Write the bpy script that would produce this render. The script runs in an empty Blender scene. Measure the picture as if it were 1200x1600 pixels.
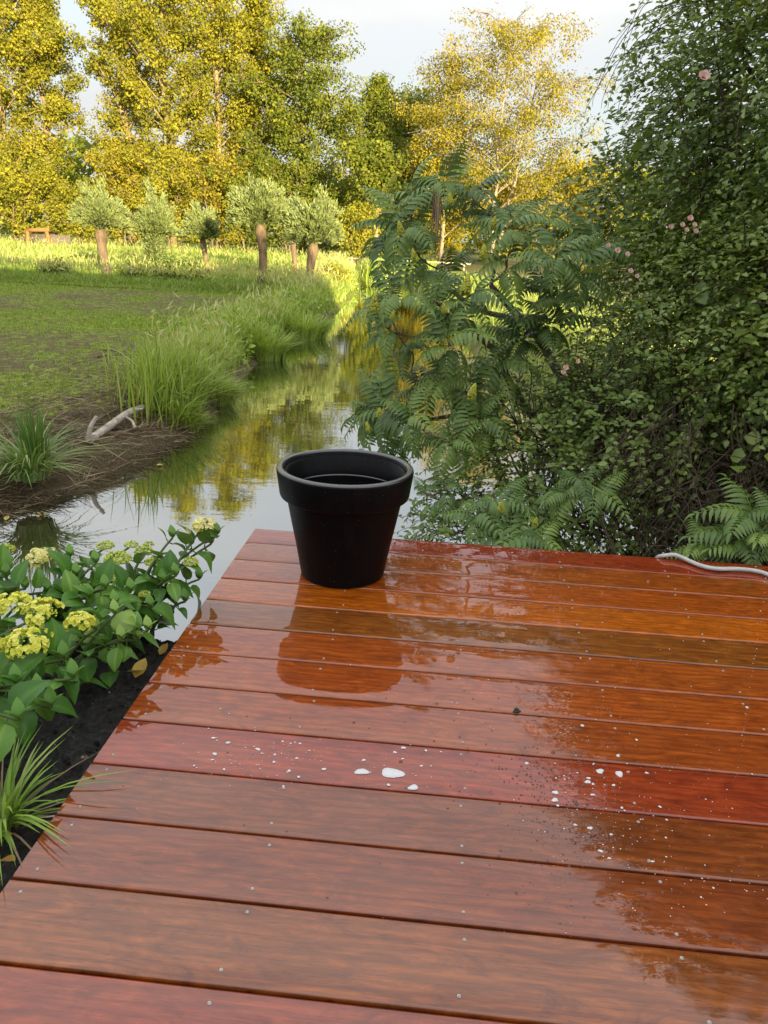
import bpy, math, random
import numpy as np
from mathutils import Matrix, Vector

rng = np.random.default_rng(7)
random.seed(7)
S = bpy.context.scene
COL = S.collection
PI = math.pi

# ------------------------------------------------------------------ camera
FPX, PITCH, ROLL, YAW, CAMH = 1236.76, 0.3358, 0.0463, 0.0725, 1.25
cy_, sy_, cp_, sp_ = math.cos(YAW), math.sin(YAW), math.cos(PITCH), math.sin(PITCH)
FW = np.array([-sy_*cp_, cy_*cp_, -sp_]); RT = np.array([cy_, sy_, 0.0]); UP = np.cross(RT, FW)
R2 = math.cos(ROLL)*RT + math.sin(ROLL)*UP
U2 = -math.sin(ROLL)*RT + math.cos(ROLL)*UP
CAM = np.array([0, 0, CAMH])
def ray(px, py): return FW + R2*(px-600)/FPX + U2*(800-py)/FPX
def at_z(px, py, z):
    d = ray(px, py); return CAM + d*(z-CAMH)/d[2]
def at_y(px, py, Y):
    d = ray(px, py); return CAM + d*Y/d[1]
cam = bpy.data.cameras.new('camera'); camo = bpy.data.objects.new('camera', cam); COL.objects.link(camo)
cam.sensor_fit = 'HORIZONTAL'; cam.sensor_width = 36.0; cam.lens = FPX/1200*36
cam.clip_start = 0.05; cam.clip_end = 2000
M = Matrix(((R2[0], U2[0], -FW[0], 0), (R2[1], U2[1], -FW[1], 0), (R2[2], U2[2], -FW[2], CAMH), (0, 0, 0, 1)))
camo.matrix_world = M
S.camera = camo

# ------------------------------------------------------------------ helpers
def nrm(v): return v/np.maximum(np.linalg.norm(v, axis=-1, keepdims=True), 1e-9)
_tab = rng.random((256, 256))
def vnoise(x, y):
    x = np.asarray(x, float); y = np.asarray(y, float)
    xi = np.floor(x).astype(int); yi = np.floor(y).astype(int); fx = x-xi; fy = y-yi
    fx = fx*fx*(3-2*fx); fy = fy*fy*(3-2*fy)
    g = lambda a, b: _tab[a % 256, b % 256]
    return (g(xi, yi)*(1-fx)+g(xi+1, yi)*fx)*(1-fy)+(g(xi, yi+1)*(1-fx)+g(xi+1, yi+1)*fx)*fy
def fbm(x, y, o=4):
    s = 0; a = .5; n = 0
    for i in range(o):
        s = s+a*vnoise(x*2**i+17*i, y*2**i+31*i); n += a; a *= .5
    return s/n

class MB:
    def __init__(s): s.v = []; s.r = []; s.f = {3: [], 4: []}; s.n = 0
    def add(s, v, faces, r=0.5):
        v = np.asarray(v, float).reshape(-1, 3)
        s.v.append(v); s.r.append(np.broadcast_to(np.asarray(r, float), (len(v),)) if np.ndim(r) < 2 else r.ravel())
        for fa in faces:
            fa = np.asarray(fa, int)
            if fa.size: s.f[fa.shape[1]].append(fa+s.n)
        s.n += len(v)
    def inst(s, tv, tf, mats, pos, r, tr=None):
        N = len(pos)
        if N == 0: return
        v = np.einsum('nij,kj->nki', mats, tv)+pos[:, None, :]
        k = len(tv)
        fs = []
        for fa in tf:
            fa = np.asarray(fa, int)
            fs.append((fa[None]+(np.arange(N)*k)[:, None, None]).reshape(-1, fa.shape[1]))
        s.add(v.reshape(-1, 3), fs, np.repeat(np.asarray(r, float), k) if tr is None else np.clip((np.asarray(r, float)[:, None]+tr[None]).ravel(), 0, 1))
    def tube(s, pts, rad, sides=6, r=0.5, cap=True):
        pts = np.asarray(pts, float); n = len(pts)
        rad = np.atleast_1d(np.asarray(rad, float)); rad = np.interp(np.linspace(0, 1, n), np.linspace(0, 1, len(rad)), rad) if len(rad) > 1 else np.full(n, rad[0])
        t = nrm(np.gradient(pts, axis=0))
        ref = np.array([0, 0, 1.0]) if abs(t[0][2]) < .9 else np.array([1.0, 0, 0])
        a = []; cur = nrm(np.cross(t[0], ref))
        for i in range(n):
            cur = nrm(cur-t[i]*np.dot(cur, t[i])); a.append(cur)
        a = np.array(a); b = np.cross(t, a)
        th = np.linspace(0, 2*PI, sides, endpoint=False)
        v = pts[:, None, :]+rad[:, None, None]*(np.cos(th)[None, :, None]*a[:, None, :]+np.sin(th)[None, :, None]*b[:, None, :])
        v = v.reshape(-1, 3)
        i = np.arange(n-1)[:, None]*sides; j = np.arange(sides)[None, :]; j2 = (j+1) % sides
        q = np.stack([i+j, i+j2, i+sides+j2, i+sides+j], -1).reshape(-1, 4)
        tr = []
        if cap:
            v = np.vstack([v, pts[:1], pts[-1:]]); c0 = n*sides; jj = np.arange(sides); k2 = (jj+1) % sides
            tr = np.vstack([np.stack([np.full(sides, c0), k2, jj], -1), np.stack([np.full(sides, c0+1), (n-1)*sides+jj, (n-1)*sides+k2], -1)])
        s.add(v, [q, tr] if cap else [q], r)
    def lathe(s, prof, c=(0, 0, 0), seg=48, r=.5, sc=(1, 1)):
        prof = np.asarray(prof, float)*np.array(sc); n = len(prof)
        th = np.linspace(0, 2*PI, seg, endpoint=False)
        v = np.stack([prof[:, 0:1]*np.cos(th)[None], prof[:, 0:1]*np.sin(th)[None], np.repeat(prof[:, 1:2], seg, 1)], -1).reshape(-1, 3)+np.array(c)
        i = np.arange(n-1)[:, None]*seg; j = np.arange(seg)[None]; j2 = (j+1) % seg
        s.add(v, [np.stack([i+j, i+j2, i+seg+j2, i+seg+j], -1).reshape(-1, 4)], r)
    def box(s, lo, hi, r=.5):
        x0, y0, z0 = lo; x1, y1, z1 = hi
        v = [(x0, y0, z0), (x1, y0, z0), (x1, y1, z0), (x0, y1, z0), (x0, y0, z1), (x1, y0, z1), (x1, y1, z1), (x0, y1, z1)]
        s.add(v, [[(0, 3, 2, 1), (4, 5, 6, 7), (0, 1, 5, 4), (1, 2, 6, 5), (2, 3, 7, 6), (3, 0, 4, 7)]], r)
    def build(s, name, mat, parent=None, smooth=False, loc=None):
        me = bpy.data.meshes.new(name)
        v = np.vstack(s.v)
        if loc is not None: v = v-np.asarray(loc, float)
        q = np.vstack(s.f[4]) if s.f[4] else np.zeros((0, 4), int)
        t = np.vstack(s.f[3]) if s.f[3] else np.zeros((0, 3), int)
        me.vertices.add(len(v)); me.vertices.foreach_set('co', v.astype(np.float32).ravel())
        nl = q.size+t.size
        me.loops.add(nl); me.loops.foreach_set('vertex_index', np.concatenate([q.ravel(), t.ravel()]).astype(np.int32))
        me.polygons.add(len(q)+len(t))
        st = np.concatenate([np.arange(len(q))*4, q.size+np.arange(len(t))*3]).astype(np.int32)
        me.polygons.foreach_set('loop_start', st)
        if smooth: me.polygons.foreach_set('use_smooth', np.ones(len(q)+len(t), bool))
        me.update(calc_edges=True)
        at = me.attributes.new('rnd', 'FLOAT', 'POINT'); at.data.foreach_set('value', np.concatenate(s.r).astype(np.float32))
        me.validate()
        if mat: me.materials.append(mat)
        o = bpy.data.objects.new(name, me); COL.objects.link(o)
        if loc is not None and parent is None: o.location = tuple(loc)
        if parent is not None: o.parent = parent
        return o

def tag(o, label=None, cat=None, group=None, kind=None):
    if label: o['label'] = label
    if cat: o['category'] = cat
    if group: o['group'] = group
    if kind: o['kind'] = kind
    return o
def thing(name, loc, label, cat, group=None):
    o = bpy.data.objects.new(name, None); COL.objects.link(o); o.location = tuple(float(a) for a in loc)
    o.empty_display_size = .1
    return tag(o, label, cat, group)

def frames(d, n):
    """matrices whose columns are (x, y=d, z~n)"""
    d = nrm(d); x = nrm(np.cross(d, n)); z = np.cross(x, d)
    return np.stack([x, d, z], -1)
def rdir(n):
    v = rng.normal(size=(n, 3)); return nrm(v)

# leaf templates: axis +Y, normal +Z
QUAD_V = np.array([(0, 0, 0), (.36, .45, .05), (0, 1, -.08), (-.36, .45, .05)]); QUAD_F = [np.array([(0, 1, 2, 3)])]
FOLD_V = np.array([(0, 0, 0), (.3, .32, .09), (.24, .66, .06), (0, 1, -.14), (-.24, .66, .06), (-.3, .32, .09), (0, .34, 0), (0, .68, -.03)])
FOLD_F = [np.array([(6, 1, 2, 7), (6, 7, 4, 5)]), np.array([(0, 1, 6), (0, 6, 5), (7, 2, 3), (7, 3, 4)])]
OCT_V = np.array([(1, 0, 0), (0, 1, 0), (-1, 0, 0), (0, -1, 0), (0, 0, 1), (0, 0, -1.)]); OCT_F = [np.array([(0, 1, 4), (1, 2, 4), (2, 3, 4), (3, 0, 4), (1, 0, 5), (2, 1, 5), (3, 2, 5), (0, 3, 5)])]
def grid_leaf(L=7, Wd=5, width=.33, fold=.10, droop=.35, serr=0.0, peak=.42):
    vs = []
    for i in range(L):
        t = i/(L-1)
        w = width*(t/peak)**.6*np.exp(.6*(1-t/peak)) if t < peak else width*max(0, 1-((t-peak)/(1-peak))**1.9)
        if i == L-1: w = 0.004
        w *= 1+serr*((i % 2)*2-1)
        for j in range(Wd):
            u = (j/(Wd-1)-.5)*2
            vs.append((u*w, t-.06*(1-abs(u))*0, fold*abs(u)**1.2*w/width-droop*t*t*.6+.05*math.sin(PI*t)+.012*math.sin(9*t+3*u)*abs(u)))
    f = [(i*Wd+j, i*Wd+j+1, (i+1)*Wd+j+1, (i+1)*Wd+j) for i in range(L-1) for j in range(Wd-1)]
    return np.array(vs), [np.array(f)]

# ------------------------------------------------------------------ materials
class NT:
    def __init__(s, name):
        s.m = bpy.data.materials.new(name); s.m.use_nodes = True; s.t = s.m.node_tree; s.t.nodes.clear()
        s.out = s.n('ShaderNodeOutputMaterial')
    def n(s, typ, **kw):
        nd = s.t.nodes.new(typ)
        for k, v in kw.items(): setattr(nd, k, v)
        return nd
    def l(s, a, b): s.t.links.new(a, b)
    def ramp(s, fac, stops, interp='LINEAR'):
        r = s.n('ShaderNodeValToRGB'); e = r.color_ramp.elements; r.color_ramp.interpolation = interp
        while len(e) < len(stops): e.new(.5)
        for el, (p, c) in zip(e, stops):
            el.position = p; el.color = (*c, 1) if len(c) == 3 else c
        s.l(fac, r.inputs[0]); return r.outputs[0]
    def noise(s, vec, scale, detail=4, rough=.55, dist=0.0):
        n = s.n('ShaderNodeTexNoise'); n.inputs['Scale'].default_value = scale; n.inputs['Detail'].default_value = detail
        n.inputs['Roughness'].default_value = rough; n.inputs['Distortion'].default_value = dist
        if vec is not None: s.l(vec, n.inputs['Vector'])
        return n.outputs['Fac']
    def mapping(s, vec, scale=(1, 1, 1), loc=(0, 0, 0)):
        m = s.n('ShaderNodeMapping'); m.inputs['Scale'].default_value = scale; m.inputs['Location'].default_value = loc
        s.l(vec, m.inputs['Vector']); return m.outputs[0]
    def mix(s, fac, a, b, blend='MIX'):
        m = s.n('ShaderNodeMix', data_type='RGBA', blend_type=blend)
        for sock, v in ((m.inputs[0], fac), (m.inputs[6], a), (m.inputs[7], b)):
            if hasattr(v, 'links'): s.l(v, sock)
            elif isinstance(v, (int, float)): sock.default_value = v
            else: sock.default_value = (*v, 1)
        return m.outputs[2]
    def math(s, op, a, b=0.0, clamp=False):
        m = s.n('ShaderNodeMath', operation=op, use_clamp=clamp)
        for sock, v in ((m.inputs[0], a), (m.inputs[1], b)):
            if hasattr(v, 'links'): s.l(v, sock)
            else: sock.default_value = v
        return m.outputs[0]
    def maprange(s, v, a, b, c=0.0, d=1.0):
        m = s.n('ShaderNodeMapRange'); s.l(v, m.inputs[0])
        for i, x in enumerate((a, b, c, d)): m.inputs[i+1].default_value = x
        return m.outputs[0]
    def bump(s, h, strength=.3, dist=.01, nrmsock=None):
        b = s.n('ShaderNodeBump'); b.inputs['Strength'].default_value = strength; b.inputs['Distance'].default_value = dist
        s.l(h, b.inputs['Height'])
        if nrmsock: s.l(nrmsock, b.inputs['Normal'])
        return b.outputs[0]
    def prin(s, **kw):
        p = s.n('ShaderNodeBsdfPrincipled')
        for k, v in kw.items():
            sock = p.inputs[k]
            if hasattr(v, 'links'): s.l(v, sock)
            elif isinstance(v, (int, float)): sock.default_value = v
            else: sock.default_value = (*v, 1) if len(v) == 3 else v
        return p
    def attr(s, nm='rnd'):
        a = s.n('ShaderNodeAttribute'); a.attribute_name = nm; return a.outputs['Fac']
    def pos(s): return s.n('ShaderNodeNewGeometry').outputs['Position']
    def obj(s): return s.n('ShaderNodeTexCoord').outputs['Object']
    def fin(s, sh): s.l(sh, s.out.inputs[0]); return s.m

def leaf_mat(name, stops, trans=.3, rough=.45, spec=.4, back=None):
    t = NT(name); r = t.attr(); c = t.ramp(r, stops)
    if back:
        g = t.n('ShaderNodeNewGeometry'); c = t.mix(g.outputs['Backfacing'], c, back)
    p = t.prin(**{'Base Color': c, 'Roughness': rough, 'Specular IOR Level': spec})
    tr = t.n('ShaderNodeBsdfTranslucent')
    tc = t.mix(1.0, c, (1.25, 1.15, .6), 'MULTIPLY'); t.l(tc, tr.inputs[0])
    m = t.n('ShaderNodeMixShader'); m.inputs[0].default_value = trans
    t.l(p.outputs[0], m.inputs[1]); t.l(tr.outputs[0], m.inputs[2])
    return t.fin(m.outputs[0])
def bark_mat(name, c0, c1, scale=6, stretch=.25, rough=.85, bumpd=.02):
    t = NT(name); v = t.mapping(t.pos(), (1, 1, stretch)); n = t.noise(v, scale, 6, .65)
    c = t.ramp(n, [(.3, c0), (.7, c1)])
    return t.fin(t.prin(**{'Base Color': c, 'Roughness': rough, 'Normal': t.bump(n, .6, bumpd)}).outputs[0])
def plain_mat(name, c, rough=.6, var=.25, scale=8, **kw):
    t = NT(name); n = t.noise(t.pos(), scale, 4)
    c = t.ramp(n, [(.3, tuple(x*(1-var) for x in c)), (.7, tuple(min(1, x*(1+var)) for x in c))])
    return t.fin(t.prin(**{'Base Color': c, 'Roughness': rough, **kw}).outputs[0])

MAT = {}
MAT['poplar'] = leaf_mat('poplar leaves', [(0, (.14, .165, .022)), (.45, (.27, .275, .032)), (.8, (.38, .36, .042)), (1, (.48, .43, .06))], .42, .65, .12)
MAT['alder'] = leaf_mat('alder leaves', [(0, (.08, .12, .022)), (.5, (.17, .21, .030)), (1, (.30, .31, .045))], .40, .65, .12)
MAT['birch'] = leaf_mat('birch leaves', [(0, (.17, .17, .02)), (.5, (.31, .28, .03)), (1, (.44, .36, .06))], .42, .65, .12)
MAT['willow'] = leaf_mat('willow leaves', [(0, (.09, .135, .045)), (.5, (.195, .255, .085)), (1, (.34, .40, .14))], .35, back=(.25, .31, .14))
MAT['shrub'] = leaf_mat('shrub leaves', [(0, (.045, .075, .018)), (.6, (.10, .13, .025)), (1, (.19, .18, .035))], .3)
MAT['weed'] = leaf_mat('weed leaves', [(0, (.07, .13, .025)), (.6, (.14, .21, .04)), (1, (.26, .30, .07))], .3)
MAT['rose'] = leaf_mat('rose leaves', [(0, (.06, .11, .030)), (.45, (.165, .25, .056)), (.8, (.30, .39, .085)), (.95, (.36, .43, .09)), (1, (.46, .36, .05))], .30, .36, .55)
MAT['bramble'] = leaf_mat('bramble leaves', [(0, (.065, .12, .032)), (.5, (.18, .265, .055)), (1, (.31, .41, .10))], .30, .4, .5)
MAT['tree_leaf'] = leaf_mat('overhanging leaves', [(0, (.06, .11, .030)), (.5, (.155, .235, .052)), (1, (.28, .36, .075))], .30, .4, .5)
MAT['sumac'] = leaf_mat('sumac leaves', [(0, (.05, .105, .030)), (.5, (.135, .235, .054)), (.85, (.25, .36, .075)), (1, (.34, .46, .10))], .28, .36, .55, back=(.13, .21, .10))
MAT['sumac_flower'] = leaf_mat('sumac flower', [(0, (.28, .34, .04)), (1, (.66, .64, .11))], .15, .8, .1)
MAT['hyd_leaf'] = leaf_mat('hydrangea leaves', [(0, (.03, .095, .016)), (.5, (.075, .20, .028)), (.85, (.15, .31, .045)), (1, (.28, .43, .09))], .25, .36, .35, back=(.11, .22, .05))
MAT['hyd_flower'] = leaf_mat('hydrangea yellow flower', [(0, (.60, .68, .07)), (.5, (.86, .88, .16)), (1, (.90, .88, .34))], .3, .6, .2)
MAT['hyd_pale'] = leaf_mat('hydrangea cream flower', [(0, (.66, .70, .14)), (.5, (.88, .86, .38)), (1, (.92, .88, .62))], .3, .6, .2)
MAT['hyd_bud'] = leaf_mat('hydrangea green buds', [(0, (.32, .44, .05)), (1, (.70, .74, .16))], .25, .6, .2)
MAT['hyd_stem'] = leaf_mat('hydrangea stem', [(0, (.06, .10, .03)), (1, (.12, .17, .05))], .0, .6, .3)
MAT['sedge'] = leaf_mat('sedge blades', [(0, (.13, .26, .03)), (.6, (.28, .43, .07)), (1, (.56, .62, .26))], .25, .4, .4)
MAT['grass'] = leaf_mat('green grass', [(0, (.16, .26, .034)), (.45, (.34, .46, .07)), (.8, (.42, .50, .15)), (1, (.62, .56, .32))], .3, .5, .3)
MAT['meadow'] = leaf_mat('meadow grass', [(0, (.17, .26, .05)), (.55, (.26, .36, .075)), (.8, (.36, .42, .11)), (1, (.52, .48, .24))], .3, .6, .2)
MAT['tussock'] = leaf_mat('tussock blades', [(0, (.08, .17, .035)), (.6, (.19, .31, .07)), (1, (.44, .46, .22))], .25, .5, .3)
MAT['lawn'] = leaf_mat('young lawn', [(0, (.15, .25, .025)), (1, (.30, .40, .05))], .3, .5, .3)
MAT['bark'] = bark_mat('grey brown bark', (.10, .075, .05), (.24, .18, .12))
MAT['poplar_bark'] = bark_mat('poplar bark', (.16, .12, .08), (.36, .27, .17), 3)
MAT['birch_bark'] = bark_mat('birch bark', (.12, .10, .07), (.42, .36, .28), 3, 1.2)
MAT['willow_bark'] = bark_mat('willow bark', (.07, .05, .035), (.24, .17, .115), 11, .2)
MAT['sumac_bark'] = bark_mat('sumac bark', (.09, .07, .05), (.26, .20, .14), 22, .4)
MAT['twig'] = bark_mat('dead twigs', (.035, .025, .017), (.13, .09, .06), 14, 1)
MAT['straw'] = leaf_mat('dry straw', [(0, (.06, .04, .025)), (.5, (.20, .135, .08)), (1, (.42, .33, .21))], 0, .8, .2)
MAT['dead_leaf'] = leaf_mat('dead leaves', [(0, (.28, .14, .03)), (.5, (.52, .34, .06)), (1, (.60, .48, .14))], .15, .6, .3)
MAT['log'] = bark_mat('bleached bark', (.22, .17, .125), (.60, .53, .44), 16, 1, .75, .008)
MAT['rose_flower'] = leaf_mat('pink rose petals', [(0, (.70, .40, .38)), (1, (.85, .66, .62))], .2, .6, .2)
MAT['timber'] = bark_mat('sunlit timber', (.22, .10, .035), (.36, .18, .06), 5, 1)
MAT['rail'] = bark_mat('pale rail timber', (.42, .33, .22), (.66, .55, .40), 5, 1)
MAT['panel'] = plain_mat('weathered panel', (.12, .10, .085), .8)
MAT['foam'] = plain_mat('soap foam', (.62, .61, .62), .6, .22, 420)
MAT['hose'] = plain_mat('grey hose', (.52, .52, .50), .45, .12, 40)
MAT['steel'] = plain_mat('steel screw', (.40, .38, .36), .35, .2, 200, Metallic=.9)
MAT['joist'] = bark_mat('joist timber', (.05, .03, .02), (.12, .07, .045), 8, 1)
MAT['brick'] = plain_mat('house brick', (.26, .13, .09), .9)
MAT['tile'] = plain_mat('roof tile', (.10, .07, .06), .8)
MAT['moss'] = plain_mat('dark clump', (.03, .035, .025), .9, .6, 200)

def wood_mat():
    t = NT('wet hardwood'); oi = t.n('ShaderNodeObjectInfo')
    off = t.n('ShaderNodeCombineXYZ')
    rr = t.math('MULTIPLY', oi.outputs['Random'], 37.0); t.l(rr, off.inputs[0]); t.l(rr, off.inputs[1]); t.l(rr, off.inputs[2])
    add = t.n('ShaderNodeVectorMath', operation='ADD'); t.l(t.obj(), add.inputs[0]); t.l(off.outputs[0], add.inputs[1])
    v = add.outputs[0]
    big = t.noise(t.mapping(v, (2.4, 7, 1)), 2.2, 6, .68, 2.2)
    mot = t.noise(t.mapping(v, (1.6, 5, 1)), 5.5, 4, .6, 2.0)
    fine = t.noise(t.mapping(v, (1.1, 48, 1)), 5, 6, .72, .35)
    pore = t.noise(t.mapping(v, (3, 80, 1)), 8, 2, .6)
    wv = t.n('ShaderNodeTexWave', wave_type='BANDS', bands_direction='Y', wave_profile='SIN')
    wv.inputs['Scale'].default_value = 5.5; wv.inputs['Distortion'].default_value = 10; wv.inputs['Detail'].default_value = 4
    wv.inputs['Detail Scale'].default_value = .7; wv.inputs['Detail Roughness'].default_value = .55
    t.l(t.mapping(v, (.55, 2.4, 1)), wv.inputs['Vector'])
    base = oi.outputs['Color']
    dark = t.mix(1.0, base, (.52, .48, .60), 'MULTIPLY'); light = t.mix(1.0, base, (1.35, 1.4, 1.3), 'MULTIPLY')
    c = t.mix(t.maprange(big, .32, .70), dark, light)
    c = t.mix(t.maprange(wv.outputs['Fac'], .35, 1.0, 0, .50), c, dark)
    c = t.mix(t.maprange(fine, .45, .70, 0, .70), c, t.mix(1.0, c, (.5, .45, .5), 'MULTIPLY'))
    c = t.mix(t.maprange(mot, .60, .78, 0, .55), c, t.mix(1.0, c, (.38, .42, .6), 'MULTIPLY'))
    c = t.mix(t.maprange(pore, .60, .68, 0, .7), c, t.mix(1.0, c, (.35, .3, .35), 'MULTIPLY'))
    # film of water: ripples and drier streaky patches
    P = t.pos()
    wet = t.noise(t.mapping(P, (.9, 2.2, 1)), 2.6, 5, .6, .8)
    grain = t.noise(t.mapping(P, (60, 260, 1)), 2, 3, .6)
    drops = t.noise(P, 170, 2, .6)
    dropmask = t.maprange(t.noise(t.mapping(P, (1.3, 2.0, 1)), 2.4, 4, .6), .56, .68)
    ripple = t.noise(t.mapping(P, (7, 14, 1)), 2.2, 2, .5)
    h = t.math('ADD', t.math('MULTIPLY', ripple, .8), t.math('MULTIPLY', t.math('MULTIPLY', grain, t.maprange(wet, .36, .54, .10, .0)), 1.0))
    h = t.math('ADD', h, t.math('MULTIPLY', t.math('MULTIPLY', drops, dropmask), .06))
    nb = t.bump(h, .075, .004)
    nbase = t.bump(fine, .25, .001)
    crough = t.maprange(wet, .30, .46, .035, .006)
    p = t.prin(**{'Base Color': c, 'Roughness': .5, 'Specular IOR Level': .06, 'Normal': nbase, 'Coat Weight': 1.0, 'Coat Roughness': crough, 'Coat IOR': 1.70, 'Coat Normal': nb})
    return t.fin(p.outputs[0])
MAT['wood'] = wood_mat()

def water_mat():
    t = NT('canal water'); P = t.pos()
    a = t.noise(t.mapping(P, (1.2, 3.0, 1)), 1.6, 3, .5); b = t.noise(t.mapping(P, (5, 11, 1)), 1.4, 3, .5)
    calm = t.maprange(t.noise(P, .35, 2), .45, .7, .25, 1.0)
    h = t.math('ADD', t.math('MULTIPLY', a, .5), t.math('MULTIPLY', t.math('MULTIPLY', b, calm), .35))
    nb = t.bump(h, .035, .05)
    murk = t.ramp(t.noise(P, .8, 4), [(.3, (.030, .030, .012)), (.7, (.060, .055, .022))])
    spk = t.maprange(t.noise(P, 28, 3, .7), .69, .74); dens = t.maprange(t.noise(P, .9, 3), .42, .62)
    spk = t.math('MULTIPLY', spk, dens)
    d = t.prin(**{'Base Color': t.mix(spk, murk, (.34, .31, .20)), 'Roughness': .6, 'Specular IOR Level': 0.0, 'Normal': nb})
    g = t.n('ShaderNodeBsdfGlossy'); g.inputs['Roughness'].default_value = .02; g.inputs[0].default_value = (.82, .84, .85, 1); t.l(nb, g.inputs['Normal'])
    fr = t.n('ShaderNodeFresnel'); fr.inputs[0].default_value = 2.15; t.l(nb, fr.inputs['Normal'])
    fac = t.math('MULTIPLY', t.math('ADD', t.math('MULTIPLY', fr.outputs[0], 1.15), .27, True), t.math('SUBTRACT', 1.0, t.math('MULTIPLY', spk, .7)))
    m = t.n('ShaderNodeMixShader'); t.l(fac, m.inputs[0]); t.l(d.outputs[0], m.inputs[1]); t.l(g.outputs[0], m.inputs[2])
    return t.fin(m.outputs[0])
MAT['water'] = water_mat()

def field_mat():
    t = NT('patchy field'); P = t.pos(); r = t.attr()   # rnd: how grassy the spot is
    n = t.noise(P, 9, 6, .7); n2 = t.noise(P, 60, 4, .7); n3 = t.noise(P, 1.6, 4, .6)
    soil = t.ramp(n2, [(.3, (.06, .042, .026)), (.55, (.15, .115, .066)), (.75, (.27, .21, .125))])
    grass = t.ramp(n, [(.3, (.17, .23, .03)), (.7, (.29, .37, .046))])
    k = t.math('ADD', r, t.math('MULTIPLY', t.math('SUBTRACT', t.math('ADD', n, n2), 1.0), 2.4))
    c = t.mix(t.maprange(k, .30, .70), soil, grass)
    return t.fin(t.prin(**{'Base Color': c, 'Roughness': .95, 'Specular IOR Level': .15, 'Normal': t.bump(t.math('ADD', n, n2), .8, .03)}).outputs[0])
MAT['field'] = field_mat()
def soil_mat():
    t = NT('black soil'); P = t.pos(); n = t.noise(P, 40, 6, .7); s = t.noise(P, 190, 3, .6)
    c = t.ramp(n, [(.3, (.012, .011, .010)), (.5, (.030, .028, .026)), (.75, (.085, .078, .072))])
    c = t.mix(t.maprange(s, .70, .76), c, (.20, .16, .12))
    return t.fin(t.prin(**{'Base Color': c, 'Roughness': .8, 'Specular IOR Level': .3, 'Normal': t.bump(n, 1, .02)}).outputs[0])
MAT['soil'] = soil_mat()
MAT['clod'] = leaf_mat('soil crumbs', [(0, (.010, .009, .008)), (.9, (.05, .045, .04)), (.96, (.22, .17, .12)), (1, (.45, .40, .34))], 0, .8, .2)
def bank_mat():
    t = NT('grassy bank'); P = t.pos(); n = t.noise(P, 3, 5, .65); n2 = t.noise(P, 25, 4, .7)
    c = t.mix(n2, t.ramp(n, [(.3, (.09, .12, .03)), (.55, (.20, .21, .06)), (.75, (.34, .28, .16))]), (.12, .10, .06))
    return t.fin(t.prin(**{'Base Color': c, 'Roughness': .95, 'Specular IOR Level': .1, 'Normal': t.bump(n2, .8, .04)}).outputs[0])
MAT['bank'] = bank_mat()
MAT['path'] = plain_mat('sandy path', (.42, .31, .23), .95, .2, 5)
def pot_mat(spec=.10, coat=0.0):
    t = NT('black plastic'); P = t.pos(); n = t.noise(P, 60, 4); d = t.maprange(t.noise(P, 210, 2), .735, .76)
    sc = t.maprange(t.noise(t.mapping(P, (1, 1, .3)), 14, 6, .75), .52, .75)
    c = t.mix(t.math('MULTIPLY', d, .6), t.mix(t.math('MULTIPLY', sc, .5), (.0035, .0035, .0045), (.014, .013, .013)), (.30, .30, .30))
    return t.fin(t.prin(**{'Base Color': c, 'Roughness': t.maprange(n, .3, .7, .36, .5), 'Specular IOR Level': spec, 'Coat Weight': coat, 'Coat Roughness': .28, 'Coat IOR': 1.8, 'Normal': t.bump(n, .06, .003)}).outputs[0])
MAT['pot'] = pot_mat(); MAT['pot_lip'] = pot_mat(.3, 1.0)

# ------------------------------------------------------------------ setting: heights
ZW = -0.70
_yl = np.array([4.0, 4.9, 5.6, 6.5, 7.3, 8.0, 9.5, 11.3, 14.7, 20.7, 25.0, 30, 33.4, 38, 45])
_xl = np.array([-3.1, -3.05, -2.85, -2.72, -2.55, -2.6, -2.75, -2.9, -3.05, -3.05, -3.2, -3.5, -3.9, -4.6, -6])
def x_left(y): return np.interp(y, _yl, _xl)+.10*(fbm(y*1.7, y*0+3, 3)-.5)
_yr = np.array([3.5, 4.4, 5.2, 7, 10, 14, 18, 22, 30, 36])
_xr = np.array([4.5, 3.0, 2.0, 1.5, 1.0, .5, .15, -.2, -1.2, -2.4])
def x_right(y): return np.interp(y, _yr, _xr)+.12*(fbm(y*1.3, y*0+9, 3)-.5)
def z_left(x, y):
    d = np.minimum(x_left(y)-x, (y-4.55)*.8)
    d = np.maximum(d, (y-39.5)*.8)
    s = np.clip((d+.12)/.75, 0, 1)
    z = -.88+.52*np.sqrt(np.clip(s, 0, 1))
    z = np.where(d < -.12, -.9, z)
    rough = np.exp(-np.clip(d, 0, 9)/1.2)
    return z+(fbm(x*2.2, y*2.2, 4)-.5)*(.05+.22*rough*(d > 0))+.02*(fbm(x*9, y*9, 2)-.5)
def z_right(x, y):
    d = np.maximum(x-x_right(y), (y-39.5)*.8)
    s = np.clip((d+.1)/.8, 0, 1)
    return np.where(d < -.1, -.9, -.88+.5*np.sqrt(s))+(fbm(x*1.5+40, y*1.5, 4)-.5)*.10+np.clip(d-2, 0, 8)*.02
def heightmap(name, xs, ys, zf, mat, rf=None, kind='structure'):
    X, Y = np.meshgrid(xs, ys, indexing='ij'); Z = zf(X, Y)
    m = MB(); n, k = X.shape
    i = np.arange(n-1)[:, None]*k; j = np.arange(k-1)[None]
    q = np.stack([i+j, i+k+j, i+k+j+1, i+j+1], -1).reshape(-1, 4)
    r = rf(X, Y).ravel() if rf else .5
    m.add(np.stack([X, Y, Z], -1).reshape(-1, 3), [q], r)
    return tag(m.build(name, mat, smooth=True), kind=kind)
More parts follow.
